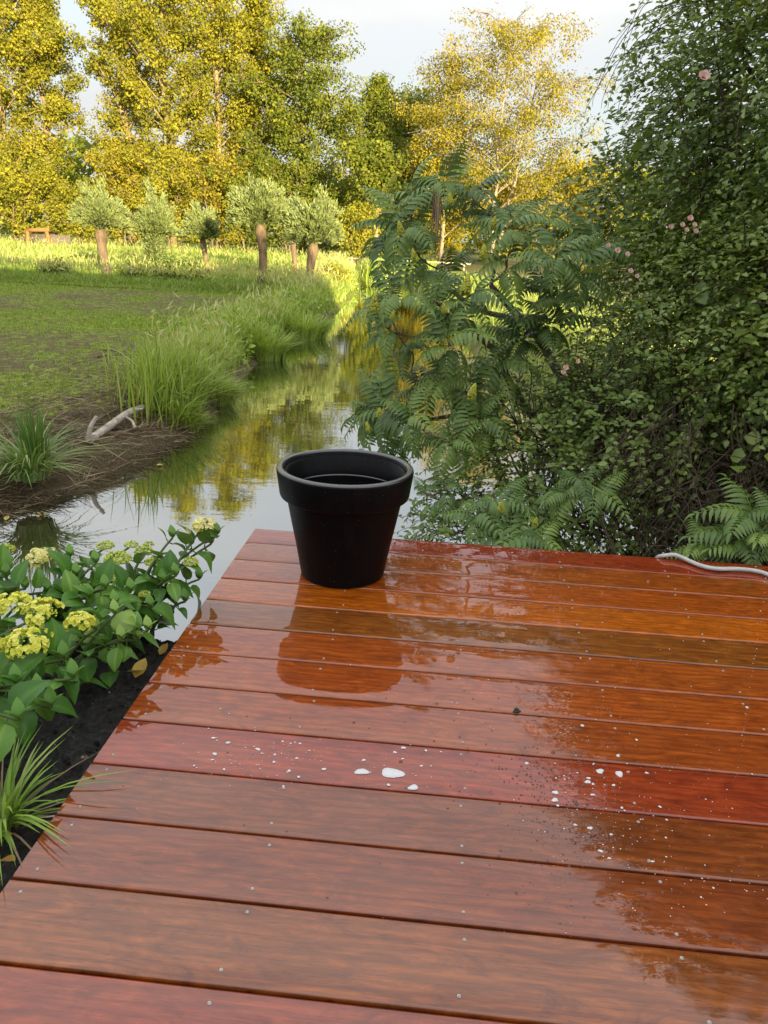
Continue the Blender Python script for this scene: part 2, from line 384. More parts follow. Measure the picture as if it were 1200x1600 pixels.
def axis(*seg):
    out = [np.array([seg[0][0]])]
    for a, b, n in seg: out.append(np.linspace(a, b, n+1)[1:])
    return np.concatenate(out)
def grassy(x, y):
    d = np.minimum(x_left(y)-x, (y-4.6)*.8)
    g = .78*fbm(x*.7, y*.45, 4)+.22*fbm(x*3.1+5, y*2.2, 3)
    g = .5+(g-.5)*1.6+.06
    g = g-np.clip(1.35-d, 0, 1.2)*.55-np.clip(8.2-y, 0, 2.5)*.10
    return np.clip(np.where(y > 20.5, np.maximum(g, .62), g), 0, 1)
heightmap('field', np.concatenate([axis((-400, -60, 12), (-60, -16, 44), (-16, -6, 90), (-6, -2.2, 76))]), axis((4.0, 10, 100), (10, 22, 110), (22, 45, 46), (45, 80, 20), (80, 500, 12)), z_left, MAT['field'], grassy)
heightmap('bank', axis((-2.25, 6, 110), (6, 60, 40), (60, 400, 8)), axis((3.3, 16, 110), (16, 40, 60), (40, 80, 20), (80, 500, 12)), z_right, MAT['bank'])
m = MB(); m.add([(-60, -3, ZW), (12, -3, ZW), (12, 44, ZW), (-60, 44, ZW)], [[(0, 1, 2, 3)]])
tag(m.build('water', MAT['water']), kind='structure')
def z_soil(x, y):
    d = np.minimum(2.62+.10*(fbm(x*4, x*0, 3)-.5)-y, x+2.9)
    return -.10+.09*(fbm(x*7, y*7, 4)-.5)+.045*(fbm(x*22, y*22, 3)-.5)+.02*(fbm(x*60, y*60, 2)-.5)-np.clip(.22-d, 0, 1)*2.4
heightmap('garden_soil', axis((-3.3, -2.0, 30), (-2.0, -.74, 110)), axis((-1.5, .8, 40), (.8, 3.0, 190)), z_soil, MAT['soil'])
N = 2600; x = -.80-1.1*rng.random(N)**1.2; y = .7+1.85*rng.random(N); sz = .002+.009*rng.random(N)**4
mb = MB(); mb.inst(OCT_V, OCT_F, frames(rdir(N), rdir(N))*sz[:, None, None]*(.6+.8*rng.random((N, 1, 3))), np.stack([x, y, z_soil(x, y)+sz*.3], -1), rng.random(N))
tag(mb.build('soil_clods', MAT['clod'], smooth=True), 'crumbs of dark soil and grit on the bed beside the deck', 'soil crumbs', kind='stuff')
m = MB(); m.add([(-40, -60, -.13), (40, -60, -.13), (40, -.9, -.13), (-40, -.9, -.13)], [[(0, 1, 2, 3)]])
tag(m.build('garden_ground', MAT['soil']), kind='structure')
# sandy track on the far side of the right bank
xs = np.linspace(1.6, 7.5, 60); m = MB(); ring = []
for x in xs:
    yc = 12.6+.35*(x-1.6)
    for w in (-.7, -.2, .3, .8): ring.append((x, yc+w, float(z_right(np.array(x), np.array(yc+w)))+.012))
q = [(i*4+j, (i+1)*4+j, (i+1)*4+j+1, i*4+j+1) for i in range(len(xs)-1) for j in range(3)]
m.add(ring, [q]); tag(m.build('path', MAT['path'], smooth=True), kind='structure')

# ------------------------------------------------------------------ deck
XE, WB, Y0, W0 = -.802, .1871, 3.065, .1728
XR = 2.6
deck = thing('wooden_deck', (XE, Y0, 0), 'wet red hardwood deck of wide screwed boards, black pot standing on it', 'deck')
def board_mesh(width):
    w = (width-.0065)/2; b = .0045; hth = .028
    prof = [(-w, -hth), (-w, -b), (-w+b*.3, -b*.3), (-w+b, 0), (-w+b+.0012, .0001), (-w*.5, .0005), (0, .0006), (w*.5, .0005), (w-b-.0012, .0001), (w-b, 0), (w-b*.3, -b*.3), (w, -b), (w, -hth)]
    xs = np.linspace(0, XR-XE, 40)
    m = MB(); k = len(prof)
    v = [(x, p[0], p[1]) for x in xs for p in prof]
    q = [(i*k+j, i*k+(j+1) % k, (i+1)*k+(j+1) % k, (i+1)*k+j) for i in range(len(xs)-1) for j in range(k)]
    q = [tuple(reversed(a)) for a in q]
    m.add(v, [q])
    c0 = len(v)
    m.add([v[j] for j in range(k)]+[(0, 0, -hth/2)], [[(j, (j+1) % k, k) for j in range(k)]])
    return m
TONE = [(.30, .045, .020), (.33, .085, .020), (.38, .090, .018), (.46, .125, .016), (.25, .085, .024), (.34, .085, .022), (.34, .080, .020),
        (.30, .070, .020), (.30, .048, .026), (.24, .062, .024), (.25, .060, .026), (.27, .082, .034), (.31, .062, .050), (.30, .07, .03), (.28, .06, .03), (.30, .07, .03)]
JOIST = [-.757, -.320, .102, .516, .935, 1.355]
sm = MB()
sm.lathe([(0, .0003), (.0016, .0003), (.0018, .0012), (.0034, .0014), (.0040, .0007), (.0042, -.0015)], seg=14)
screw0 = None
for k in range(16):
    wd = W0 if k == 0 else WB
    yc = Y0+W0/2 if k == 0 else Y0-(k-.5)*WB
    bo = board_mesh(wd).build('board', MAT['wood'], deck, smooth=False)
    for p in bo.data.polygons: p.use_smooth = True
    bo.location = (random.uniform(-.001, .001), yc-Y0, random.uniform(-.0012, .0012))
    bo.rotation_euler = (math.radians(random.uniform(-.15, .15)), 0, math.radians(random.uniform(-.03, .03)))
    bk = .88 if k >= 9 else .98
    bo.color = (TONE[k][0]*1.06*bk, TONE[k][1]*.90*bk, TONE[k][2]*.40*bk, 1)
    for jx in JOIST:
        for sgn in (-1, 1):
            if jx > 1.3 and k > 5: continue
            if screw0 is None:
                screw0 = sc = sm.build('screw', MAT['steel'], bo, smooth=True)
            else:
                sc = screw0.copy(); COL.objects.link(sc); sc.parent = bo
            sc.location = (jx-XE+random.uniform(-.010, .010), sgn*(wd/2-.030)+random.uniform(-.007, .007), .0004)
fr = MB()
fr.box((.03, -2.9, -.17), (.07, .155, -.029)); fr.box((.03, .157, -.17), (3.3, .168, -.029))
for jx in JOIST[1:]: fr.box((jx-XE-.025, -2.9, -.17), (jx-XE+.025, .154, -.029))
for jx in (.1, 1.2, 2.3): fr.box((jx, .05, -1.2), (jx+.08, .13, -.171))
fr.build('frame', MAT['joist'], deck)

dome_v = [(0, 0, 1)]+[(.6*math.cos(a), .6*math.sin(a), .75) for a in np.linspace(0, 2*PI, 6, endpoint=False)]+[(math.cos(a), math.sin(a), 0) for a in np.linspace(0, 2*PI, 6, endpoint=False)]
dome_v = np.array(dome_v)*[1, 1, .45]
dome_f = [np.array([(0, 1+j, 1+(j+1) % 6) for j in range(6)]), np.array([(1+j, 7+j, 7+(j+1) % 6, 1+(j+1) % 6) for j in range(6)])]
t_ = NT('water drop'); MAT['drop'] = t_.fin(t_.prin(**{'Base Color': (.10, .035, .018), 'Roughness': .03, 'Specular IOR Level': .6}).outputs[0])
# ------------------------------------------------------------------ pot
PC = np.array([-.357, 2.825, 0.0])
PZ = 1.075
pot = thing('plant_pot', PC+[0, 0, .002], 'large empty black plastic plant pot on the deck corner', 'plant pot')
def rnd_prof(pts): return np.array(pts)
m = MB()
m.lathe([(0, .0), (.150, .0), (.157, .003), (.160, .010), (.178, .11), (.198, .205), (.2165, .298)], seg=96, sc=(1.015, PZ))
m.lathe([(.2165, .298), (.226, .384), (.214, .384), (.209, .300), (.190, .210), (.150, .03), (0, .028)], seg=96, sc=(1.015, PZ))
m.build('body', MAT['pot'], pot, smooth=True)
m = MB()
m.lathe([(.217, .297), (.233, .297), (.2385, .300), (.241, .306), (.2525, .388), (.2515, .3945), (.2268, .3945), (.221, .318), (.219, .314), (.210, .312), (.208, .306)], seg=96, sc=(1.015, PZ))
m.build('rim', MAT['pot'], pot, smooth=True)
lip = MB(); lip.lathe([(.2512, .3940), (.2505, .3975), (.246, .4005), (.240, .402), (.234, .4010), (.229, .3985), (.2275, .3940)], seg=96, sc=(1.015, PZ))
lip.build('lip', MAT['pot_lip'], pot, smooth=True)
led = MB(); led.lathe([(.2085, .3075), (.2095, .3110), (.2120, .3125), (.2185, .3145)], seg=96, sc=(1.012, PZ))
led.build('ledge', MAT['pot_lip'], pot, smooth=True)
dl = MB(); n = 330; a = 2*PI*rng.random(n); rr = .2285+.022*rng.random(n); zz = .3965+.0055*np.sin(PI*(rr-.2285)/.022)
dl.inst(dome_v, dome_f, np.eye(3)[None]*(.0008+.0016*rng.random(n)**2)[:, None, None], np.stack([rr*1.015*np.cos(a), rr*1.015*np.sin(a), zz*PZ-.0006], -1), rng.random(n))
tag(dl.build('droplets', MAT['drop'], pot, smooth=True), kind='stuff')

# ------------------------------------------------------------------ foam, hose and small things on the deck
def foam(px, py, wpx):
    c = at_z(px, py, 0.0006); z = np.dot(c-CAM, FW); rad = max(.0014, wpx/2*z/FPX*(.92 if wpx > 9 else .76))
    m = MB(); n = 18; th = np.linspace(0, 2*PI, n, endpoint=False)
    wob = 1+.17*np.sin(2*th+random.uniform(0, 6))+.11*np.sin(3*th+random.uniform(0, 6))+.05*np.sin(5*th+random.uniform(0, 6))
    st = random.uniform(1.0, 1.35); v = []
    for f_, zz in ((1.0, 0), (.93, .35), (.72, .75), (.4, .95)):
        for a, w in zip(th, wob): v.append((rad*f_*w*math.cos(a)*st, rad*f_*w*math.sin(a), zz*min(.004, rad*.35)))
    v.append((0, 0, min(.004, rad*.35)))
    q = [(i*n+j, i*n+(j+1) % n, (i+1)*n+(j+1) % n, (i+1)*n+j) for i in range(3) for j in range(n)]
    m.add(v, [q, [(3*n+j, 3*n+(j+1) % n, 4*n) for j in range(n)]])
    o = m.build('foam_blob', MAT['foam'], smooth=True); o.location = tuple(c)
    return o
def fl(lst, ox, oy): return [(ox+a/2.4, oy+b/2.4, w/2.4) for a, b, w in lst]
big = fl([(871, 211, 70), (757, 206, 40), (950, 265, 32)], 250, 1120)
for (a, b, w), lb in zip(big, ('biggest white foam blob on the red deck board', 'oval foam blob just left of the biggest blob', 'foam blob at the board gap right below the biggest blob')):
    tag(foam(a, b, w), lb, 'foam', 'soap foam blobs on the deck')
for a, b, w in fl([(913, 116, 20), (881, 133, 16), (764, 162, 16), (980, 184, 14), (857, 255, 16), (997, 126, 14), (910, 157, 11), (615, 196, 18), (520, 225, 14), (367, 121, 20), (205, 139, 20), (200, 79, 16), (255, 97, 18), (240, 197, 14), (427, 169, 14), (485, 202, 16), (513, 155, 14), (460, 92, 12), (525, 100, 12), (490, 100, 10), (128, 183, 12), (196, 161, 12), (463, 260, 12), (430, 142, 12)], 250, 1120):
    tag(foam(a, b, w), 'small white foam fleck among the flecks left of the deck middle', 'foam', 'foam flecks in the left spatter')
for a, b, w in fl([(570, 132, 28), (642, 142, 32), (527, 158, 16), (524, 172, 22), (544, 180, 14), (402, 212, 24), (401, 240, 24), (542, 220, 16), (621, 184, 16), (652, 269, 14), (745, 138, 14), (477, 333, 16), (533, 345, 20), (612, 369, 14), (572, 431, 18), (795, 265, 14), (707, 14, 12), (637, 74, 18), (295, 102, 18), (485, 138, 10), (820, 314, 11), (767, 470, 13), (606, 458, 12)], 700, 1150):
    tag(foam(a, b, w), 'small white foam fleck in the spatter on the right half of the deck', 'foam', 'foam flecks in the right spatter')
spk = MB(); pts = []
for cx, cyy, sx, sy, n in ((400, 1180, 60, 20, 130), (620, 1195, 60, 26, 40), (930, 1260, 60, 60, 160), (1020, 1400, 90, 40, 60), (1120, 1390, 45, 22, 35), (650, 857, 25, 10, 60), (735, 868, 40, 8, 90), (790, 880, 60, 12, 60), (970, 1010, 140, 60, 60), (1080, 1230, 60, 50, 50), (860, 1090, 90, 60, 30), (330, 1060, 60, 80, 12)):
    for _ in range(n):
        p_ = at_z(cx+random.gauss(0, sx), cyy+random.gauss(0, sy), .0008)
        if XE+.01 < p_[0] < 2.2 and p_[1] < Y0+W0-.01: pts.append(p_)
for tt in np.linspace(0, 1, 110):
    if random.random() < .4:
        pts.append(at_z(1197-45*tt+random.gauss(0, 1.2), 900+310*tt+random.gauss(0, 2), .0008))
pts = np.array(pts); sc_ = rng.gamma(1.2, .0005, len(pts))+.0005
spk.inst(dome_v, dome_f, np.eye(3)[None]*sc_[:, None, None], pts, rng.random(len(pts)))
tag(spk.build('foam_specks', MAT['foam'], smooth=True), 'fine white specks of dried soap spattered over the deck', 'foam specks', kind='stuff')
dr = MB(); pts = []
for cx, cyy, sx, sy, n in ((860, 1215, 50, 28, 260), (900, 1290, 50, 30, 200), (700, 1130, 70, 60, 40), (560, 1110, 150, 60, 25), (600, 1350, 250, 90, 30), (900, 940, 60, 18, 40), (860, 1400, 50, 30, 90)):
    for _ in range(n):
        p_ = at_z(cx+random.gauss(0, sx), cyy+random.gauss(0, sy), .0006)
        if XE+.01 < p_[0] < 2.2: pts.append(p_)
pts = np.array(pts); sc_ = rng.gamma(2.2, .0005, len(pts))+.0007
dr.inst(dome_v, dome_f, np.eye(3)[None]*sc_[:, None, None], pts, rng.random(len(pts)))
tag(dr.build('water_drops', MAT['drop'], smooth=True), 'beads of water standing on the wet deck boards', 'water drops', kind='stuff')
def crumb(px, py, w, name, label, cat, mat):
    c = at_z(px, py, 0); m = MB(); 
    for _ in range(26):
        d = rdir(1)[0]*w*.5*random.random(); d[2] = abs(d[2])*.8
        m.inst(dome_v, dome_f, np.eye(3)[None]*w*random.uniform(.12, .3), (c+d)[None], [random.random()])
    return tag(m.build(name, mat, loc=c), label, cat)
crumb(808, 1112, .022, 'moss_clump', 'small dark clump of moss in a gap of the deck', 'moss clump', MAT['moss'])
hp = [at_z(a, b, z) for a, b, z in ((1026, 880, -.10), (1030, 872, -.02), (1036, 868.5, .016), (1052, 866, .020), (1064, 870, .018), (1076, 876, .0135), (1097, 885, .0125), (1121, 889.5, .0125), (1148, 888.5, .0125), (1178, 891, .0125), (1200, 897, .0125), (1240, 915, .0125), (1330, 950, .0125))]
hp[0] = np.array([hp[2][0]-.02, Y0+W0+.035, -.10]); hp[1] = np.array([hp[2][0]-.012, Y0+W0+.028, -.01])
def smooth_path(p, n):
    p = np.array(p, float)
    for _ in range(n):
        q = [p[0]]
        for a, b in zip(p[:-1], p[1:]): q += [a*.75+b*.25, a*.25+b*.75]
        q.append(p[-1]); p = np.array(q)
    return p
m = MB(); m.tube(smooth_path(hp, 3), .0088, 12)
tag(m.build('garden_hose', MAT['hose'], smooth=True, loc=hp[5]), 'pale grey hose lying over the far right edge of the deck', 'hose')

# ------------------------------------------------------------------ grass generator
def blades(mb, base, h, w, lean, az, r, seg=3):
    N = len(base); d = np.stack([np.cos(az), np.sin(az), 0*az], -1); s = np.stack([-np.sin(az+.6*(rng.random(N)-.5)), np.cos(az), 0*az], -1)
    rows = []
    for i in range(seg+1):
        t = i/seg
        c = base+d*(lean*h*t**2)[:, None]+np.array([0, 0, 1])*(h*(t-.42*np.minimum(lean, 1.6)*t**2.2))[:, None]
        if i < seg:
            ww = (w*(1-t**1.6*.75)*.5)[:, None]; rows += [c-s*ww, c+s*ww]
        else: rows.append(c)
    v = np.stack(rows, 1); k = v.shape[1]
    o = (np.arange(N)*k)[:, None]
    q = np.concatenate([o+np.array([[2*i, 2*i+1, 2*i+3, 2*i+2]]) for i in range(seg-1)], 0)
    t3 = o+np.array([[2*seg-2, 2*seg-1, 2*seg]])
    mb.add(v.reshape(-1, 3), [q, t3], np.repeat(r, k))
def seedheads(mb, tips, size, r):
    d = nrm(rng.normal(size=(len(tips), 3))*.5+np.array([0, 0, 1])); n = rdir(len(tips))
    tv = np.array([(0, 0, 0), (.075, .4, 0), (0, 1, 0), (-.075, .4, 0)])
    mb.inst(tv, QUAD_F, frames(d, n)*size[:, None, None], tips, r)

# lawn seedlings on the patchy field
N = 150000
y = 5.0+15.8*rng.random(N)**1.3; x = -2.8-13*rng.random(N)**1.1
keep = (x > -.62*y-1.6) & (rng.random(N) < np.clip((grassy(x, y)-.36)*2.6, 0.06, 1)) & (x < x_left(y)-.5)
x, y = x[keep], y[keep]; n_ = len(x)
mb = MB(); blades(mb, np.stack([x, y, z_left(x, y)-.005], -1), .03+.045*rng.random(n_), .006+.0006*y, .3+.6*rng.random(n_), 2*PI*rng.random(n_), rng.random(n_), 2)
tag(mb.build('lawn_grass', MAT['lawn']), 'thin young grass sprouting in patches on the brown field', 'grass', kind='stuff')

# meadow behind the willows
N = 90000
y = 20.8+36*rng.random(N)**1.8; x = -3.4-1.4*y*rng.random(N)*.62-.4
x = np.where(rng.random(N) < .12, x_left(y)-1.8*rng.random(N), x)
keep = (x < x_left(np.minimum(y, 44))-.15)
x, y = x[keep], y[keep]; n_ = len(x)
edge = np.clip((y-20.6)/1.5, .35, 1)*np.where(y < 29, .75, 1)
cl = fbm(x*.35, y*.35, 3)
mb = MB(); blades(mb, np.stack([x, y, z_left(x, y)-.02], -1), (.22+.30*rng.random(n_))*edge*(.5+.9*cl), .012+.0011*y, .2+.7*rng.random(n_), 2*PI*rng.random(n_), np.clip(.15+.75*cl+.35*(rng.random(n_)-.5), 0, 1), 2)
k = rng.random(n_) < .10
tips = np.stack([x[k], y[k], z_left(x[k], y[k])+.33+.2*rng.random(k.sum())], -1)
seedheads(mb, tips, .16+.1*rng.random(k.sum()), .8+.2*rng.random(k.sum()))
tag(mb.build('meadow_grass', MAT['meadow']), 'long seeding meadow grass behind the field below the trees', 'grass', kind='stuff')

# tall grass strip along the left bank, beyond the near clump
N = 26000
y = 8.4+28*rng.random(N)**1.6; dist = rng.gamma(2.0, .165, N)*np.clip(y/13, .8, 1.6); x = x_left(y)-.06-dist
hh = (.12+.56*rng.random(N)**1.6)*np.clip(1.15-dist*.18, .4, 1.1)*np.clip(.55+.9*fbm(x*.8+9, y*.5, 3), .5, 1.3)
keep = rng.random(N) < np.clip(5.5*fbm(x*1.1+3, y*.75+3, 3)-2.0, .04, 1); x, y, hh = x[keep], y[keep], hh[keep]; n_ = len(x)
mb = MB(); blades(mb, np.stack([x, y, np.maximum(z_left(x, y), ZW)-.03], -1), hh, .008+.0008*y, .1+.7*rng.random(n_), 2*PI*rng.random(n_), np.clip(.12+.75*fbm(x*.7, y*.5, 3)+.7*(rng.random(n_)-.5), 0, 1))
k = rng.random(n_) < .09
seedheads(mb, np.stack([x[k], y[k], z_left(x[k], y[k])+hh[k]*1.05], -1), .10+.08*rng.random(k.sum()), .85+.15*rng.random(k.sum()))
kw = 5200; wy_ = 7.6+26*rng.random(kw)**1.5; wd_ = rng.gamma(2, .22, kw); wx_ = x_left(wy_)-.02-wd_
wk = fbm(wx_*1.3+50, wy_*.8, 3) > .50; wx_, wy_ = wx_[wk], wy_[wk]; kw = len(wx_)
mb.inst(FOLD_V, FOLD_F, frames(nrm(rdir(kw)+[0, 0, .3]), nrm(rdir(kw)*.6+[0, 0, 1]))*((.05+.05*rng.random(kw))*(1+wy_*.03))[:, None, None], np.stack([wx_, wy_, np.maximum(z_left(wx_, wy_), ZW)+.02+.30*rng.random(kw)**1.5], -1), np.clip(.05+.5*rng.random(kw), 0, 1))
tag(mb.build('bank_grass', MAT['grass']), 'tall wild grass lining the left bank of the canal', 'grass', kind='stuff')

# right-bank grass
N = 9000
y = 9+27*rng.random(N); x = x_right(y)+rng.gamma(2, .9, N)-.1
mb = MB(); blades(mb, np.stack([x, y, z_right(x, y)-.02], -1), .2+.35*rng.random(N), .012+.0011*y, .3+.7*rng.random(N), 2*PI*rng.random(N), np.clip(.4+.5*rng.random(N), 0, 1), 2)
tag(mb.build('far_bank_grass', MAT['meadow']), 'sunlit long grass on the bank seen behind the sumac', 'grass', kind='stuff')
# reeds at the canal end
N = 5000
x = -4.2+3.2*rng.random(N); y = 36.5+4*rng.random(N)
mb = MB(); blades(mb, np.stack([x, y, 0*x-.75], -1), .7+.6*rng.random(N), .05+0*x, .2+.5*rng.random(N), 2*PI*rng.random(N), rng.random(N), 2)
tag(mb.build('reeds', MAT['grass']), 'green reeds at the far end of the canal by the rail', 'reeds', kind='stuff')

# near grass clump and tussock (things)
c0 = np.array([-2.95, 7.9, -.45])
N = 2600
x = rng.normal(-2.83, .19, N); y = rng.normal(8.3, .45, N); k = (x < x_left(y)-.02); x, y = x[k], y[k]; N = len(x)
out = np.arctan2(y-7.9, x+3.0)
mb = MB(); blades(mb, np.stack([x, y, np.maximum(z_left(x, y), ZW)-.03], -1), (.26+.50*rng.random(N)**1.3)*(.75+.5*fbm(x*4, y*3, 2)), .012+.011*rng.random(N), .1+1.1*rng.random(N)**1.8, out+rng.normal(0, 1.7, N), np.clip(.05+.80*rng.random(N), 0, 1), 4)
g_ = mb.build('grass_clump', MAT['grass'], loc=c0); tag(g_, 'big lush green grass clump on the bank behind the pale branch', 'grass clump')
c1 = np.array([-2.98, 5.30, -.50]); N = 260
a = 2*PI*rng.random(N); rr = .13*np.sqrt(rng.random(N))
mb = MB(); blades(mb, c1+np.stack([rr*np.cos(a), rr*np.sin(a), 0*a-.03], -1), .22+.36*rng.random(N), .010+.011*rng.random(N), .5+1.1*rng.random(N), a+rng.normal(0, .35, N), np.clip(.2+.8*rng.random(N), 0, 1), 5)
N = 130; a = 2*PI*rng.random(N); rr = .07*np.sqrt(rng.random(N))
blades(mb, c1+np.array([.03, .05, 0])+np.stack([rr*np.cos(a), rr*np.sin(a), 0*a-.03], -1), .42+.18*rng.random(N), .008+.006*rng.random(N), .05+.25*rng.random(N), a, .1+.4*rng.random(N), 4)
tag(mb.build('grass_tussock', MAT['tussock'], loc=c1), 'drooping grass tussock at the water edge left of the pale branch', 'grass tussock')
def small_clump(px, py, hgt, n, spread, label, mat='grass', zz=-.55):
    c = at_z(px, py, zz); a = 2*PI*rng.random(n); rr = spread*np.sqrt(rng.random(n))
    b = c+np.stack([rr*np.cos(a), rr*np.sin(a), 0*a], -1); b[:, 2] = np.maximum(z_left(b[:, 0], b[:, 1]), ZW)-.03
    mb = MB(); blades(mb, b, hgt*(.6+.5*rng.random(n)), .008+.0007*c[1]+.004*rng.random(n), .3+.8*rng.random(n), a+rng.normal(0, .5, n), np.clip(.1+.6*rng.random(n), 0, 1), 4)
    tag(mb.build('grass_clump', MAT[mat], loc=c), label, 'grass clump', 'grass clumps on the bank')
small_clump(285, 650, .30, 500, .16, 'low leafy grass clump at the foot of the big lush clump')
small_clump(330, 610, .40, 700, .22, 'grass clump overhanging the water right of the big lush clump')
small_clump(405, 545, .62, 900, .4, 'pale green grass clump halfway along the bank below the thick willow')
small_clump(472, 515, .62, 700, .45, 'bright grass clump at the water below the rightmost willow')

# ------------------------------------------------------------------ left bank debris, branch, sticks
def ground(px, py):
    d = ray(px, py); t0 = None
    for t in np.arange(2.0, 40, .02):
        p = CAM+d*t/np.linalg.norm(d)
        if p[2] <= max(ZW, float(z_left(np.array(p[0]), np.array(p[1])))): return p
lz = lambda p: float(z_left(np.array(p[0]), np.array(p[1])))
a0 = ground(138, 696)+[0, 0, .04]; a1 = ground(224, 650)+[0, 0, .085]
m = MB()
mid = lambda f_, dz, dx=0: a0*(1-f_)+a1*f_+np.array([dx, 0, dz])
m.tube(smooth_path([a0, mid(.2, .005), mid(.45, .035, .02), mid(.72, .03, -.01), a1], 2), [.036, .032, .027], 10)
f1 = a0+np.array([.07, .05, .20])
m.tube(smooth_path([a0+[.01, 0, .0], a0+[.01, .02, .10], f1], 2), [.023, .020, .014], 9)
q0 = mid(.6, .03); m.tube(smooth_path([q0, q0+[.10, -.03, -.02], q0+[.16, -.12, -.07]], 2), .013, 7)
q0 = mid(.78, .03); m.tube(smooth_path([q0, q0+[.10, .02, .02]], 1), .012, 7)
tag(m.build('forked_branch', MAT['log'], smooth=True, loc=a0), 'pale forked branch lying on the dark bank', 'branch')
def stick(p, q, r0, label):
    A = ground(*p)+[0, 0, .015]; B = ground(*q)+[0, 0, .02]
    mdd = (A+B)/2+np.array([random.uniform(-.04, .04), random.uniform(-.04, .04), .02])
    m = MB(); m.tube(smooth_path([A, mdd, B], 2), np.linspace(r0, r0*.5, len(smooth_path([A]*3, 2))), 6)
    tag(m.build('stick', MAT['twig'], smooth=True, loc=A), label, 'stick', 'sticks on the bank')
stick((75, 628), (138, 656), .012, 'thin brown stick pointing at the upright fork of the pale branch')
stick((140, 668), (212, 632), .012, 'thin stick lying along the far side of the pale branch')
stick((176, 674), (198, 676), .016, 'short stick lying in front of the pale branch')
stick((38, 724), (78, 736), .008, 'stick lying across the drooping tussock')
stick((118, 674), (0, 722), .007, 'long thin stick between the tussock and the pale branch')
stick((150, 560), (198, 558), .010, 'dry stick lying on the field beside the lush grass clump')
stick((156, 548), (190, 556), .008, 'small dry stick just behind another on the field')
stick((264, 626), (272, 656), .010, 'grey stick leaning in the grass at the clump foot')
N = 5200
y = 4.9+5.0*rng.random(N)**1.4; x = x_left(y)-rng.gamma(1.5, .42, N)+.10
z = np.maximum(z_left(x, y), ZW)
keep = x > -5.2; x, y, z = x[keep], y[keep], z[keep]; N = len(x)
th = rng.normal(.5, .9, N); d = np.stack([np.cos(th), np.sin(th), rng.normal(0, .25, N)], -1)
L = .05+.26*rng.random(N)**2
tv = np.array([(-.5, 0, 0), (.5, 0, 0), (.4, .5, .03), (-.4, .5, .03), (0, 1, 0)]); tf = [np.array([(0, 1, 2, 3)]), np.array([(3, 2, 4)])]
Mx = frames(d, nrm(rng.normal(size=(N, 3))+[0, 0, 1])); Mx = np.stack([Mx[:, :, 0]*(.003+.006*rng.random(N))[:, None], Mx[:, :, 1]*L[:, None], Mx[:, :, 2]*L[:, None]], -1)
mb = MB(); mb.inst(tv, tf, Mx, np.stack([x, y, z+.004+.02*rng.random(N)], -1), rng.random(N))
tag(mb.build('straw_litter', MAT['straw']), 'dry straw and plant litter strewn on the muddy bank', 'straw', kind='stuff')
def flat_leaf(px, py, z, size, label, mat='dead_leaf', rv=.5, lift=.01, curl=.3):
    c = at_z(px, py, z); tv, tf = grid_leaf(6, 5, .28, .12, -.2-curl)
    m = MB(); a = random.uniform(0, 2*PI)
    Mx = frames(np.array([[math.cos(a), math.sin(a), .1]]), np.array([[.1, .1, 1.0]]))*size
    m.inst(tv, tf, Mx, (c+[0, 0, lift])[None], [rv])
    return tag(m.build('fallen_leaf', MAT[mat], smooth=True, loc=c), label, 'fallen leaf', 'fallen leaves')
flat_leaf(212, 1068, -.09, .075, 'yellow fallen leaf on the black soil by the deck edge', rv=.6, lift=.02)
flat_leaf(200, 1058, -.09, .07, 'tan fallen leaf tucked behind the yellow one on the soil', rv=.9, lift=.02)
flat_leaf(250, 1032, -.09, .05, 'brown fallen leaf against the deck edge by the hydrangea', rv=.2, lift=.02)
flat_leaf(22, 1318, -.09, .05, 'curled olive dead leaf below the sedge', rv=.4, lift=.03)
flat_leaf(4, 1360, -.09, .05, 'crumpled brown dead leaf in the left corner below the sedge', rv=.1, lift=.03)
flat_leaf(256, 728, ZW, .07, 'tan leaf floating on the canal by the bank', rv=.9, lift=.004, curl=0)
flat_leaf(58, 806, ZW, .05, 'orange leaf floating in the dark water at left', rv=.3, lift=.004, curl=0)
flat_leaf(8, 814, ZW, .06, 'pale leaf floating at the left frame edge', rv=1.0, lift=.004, curl=0)

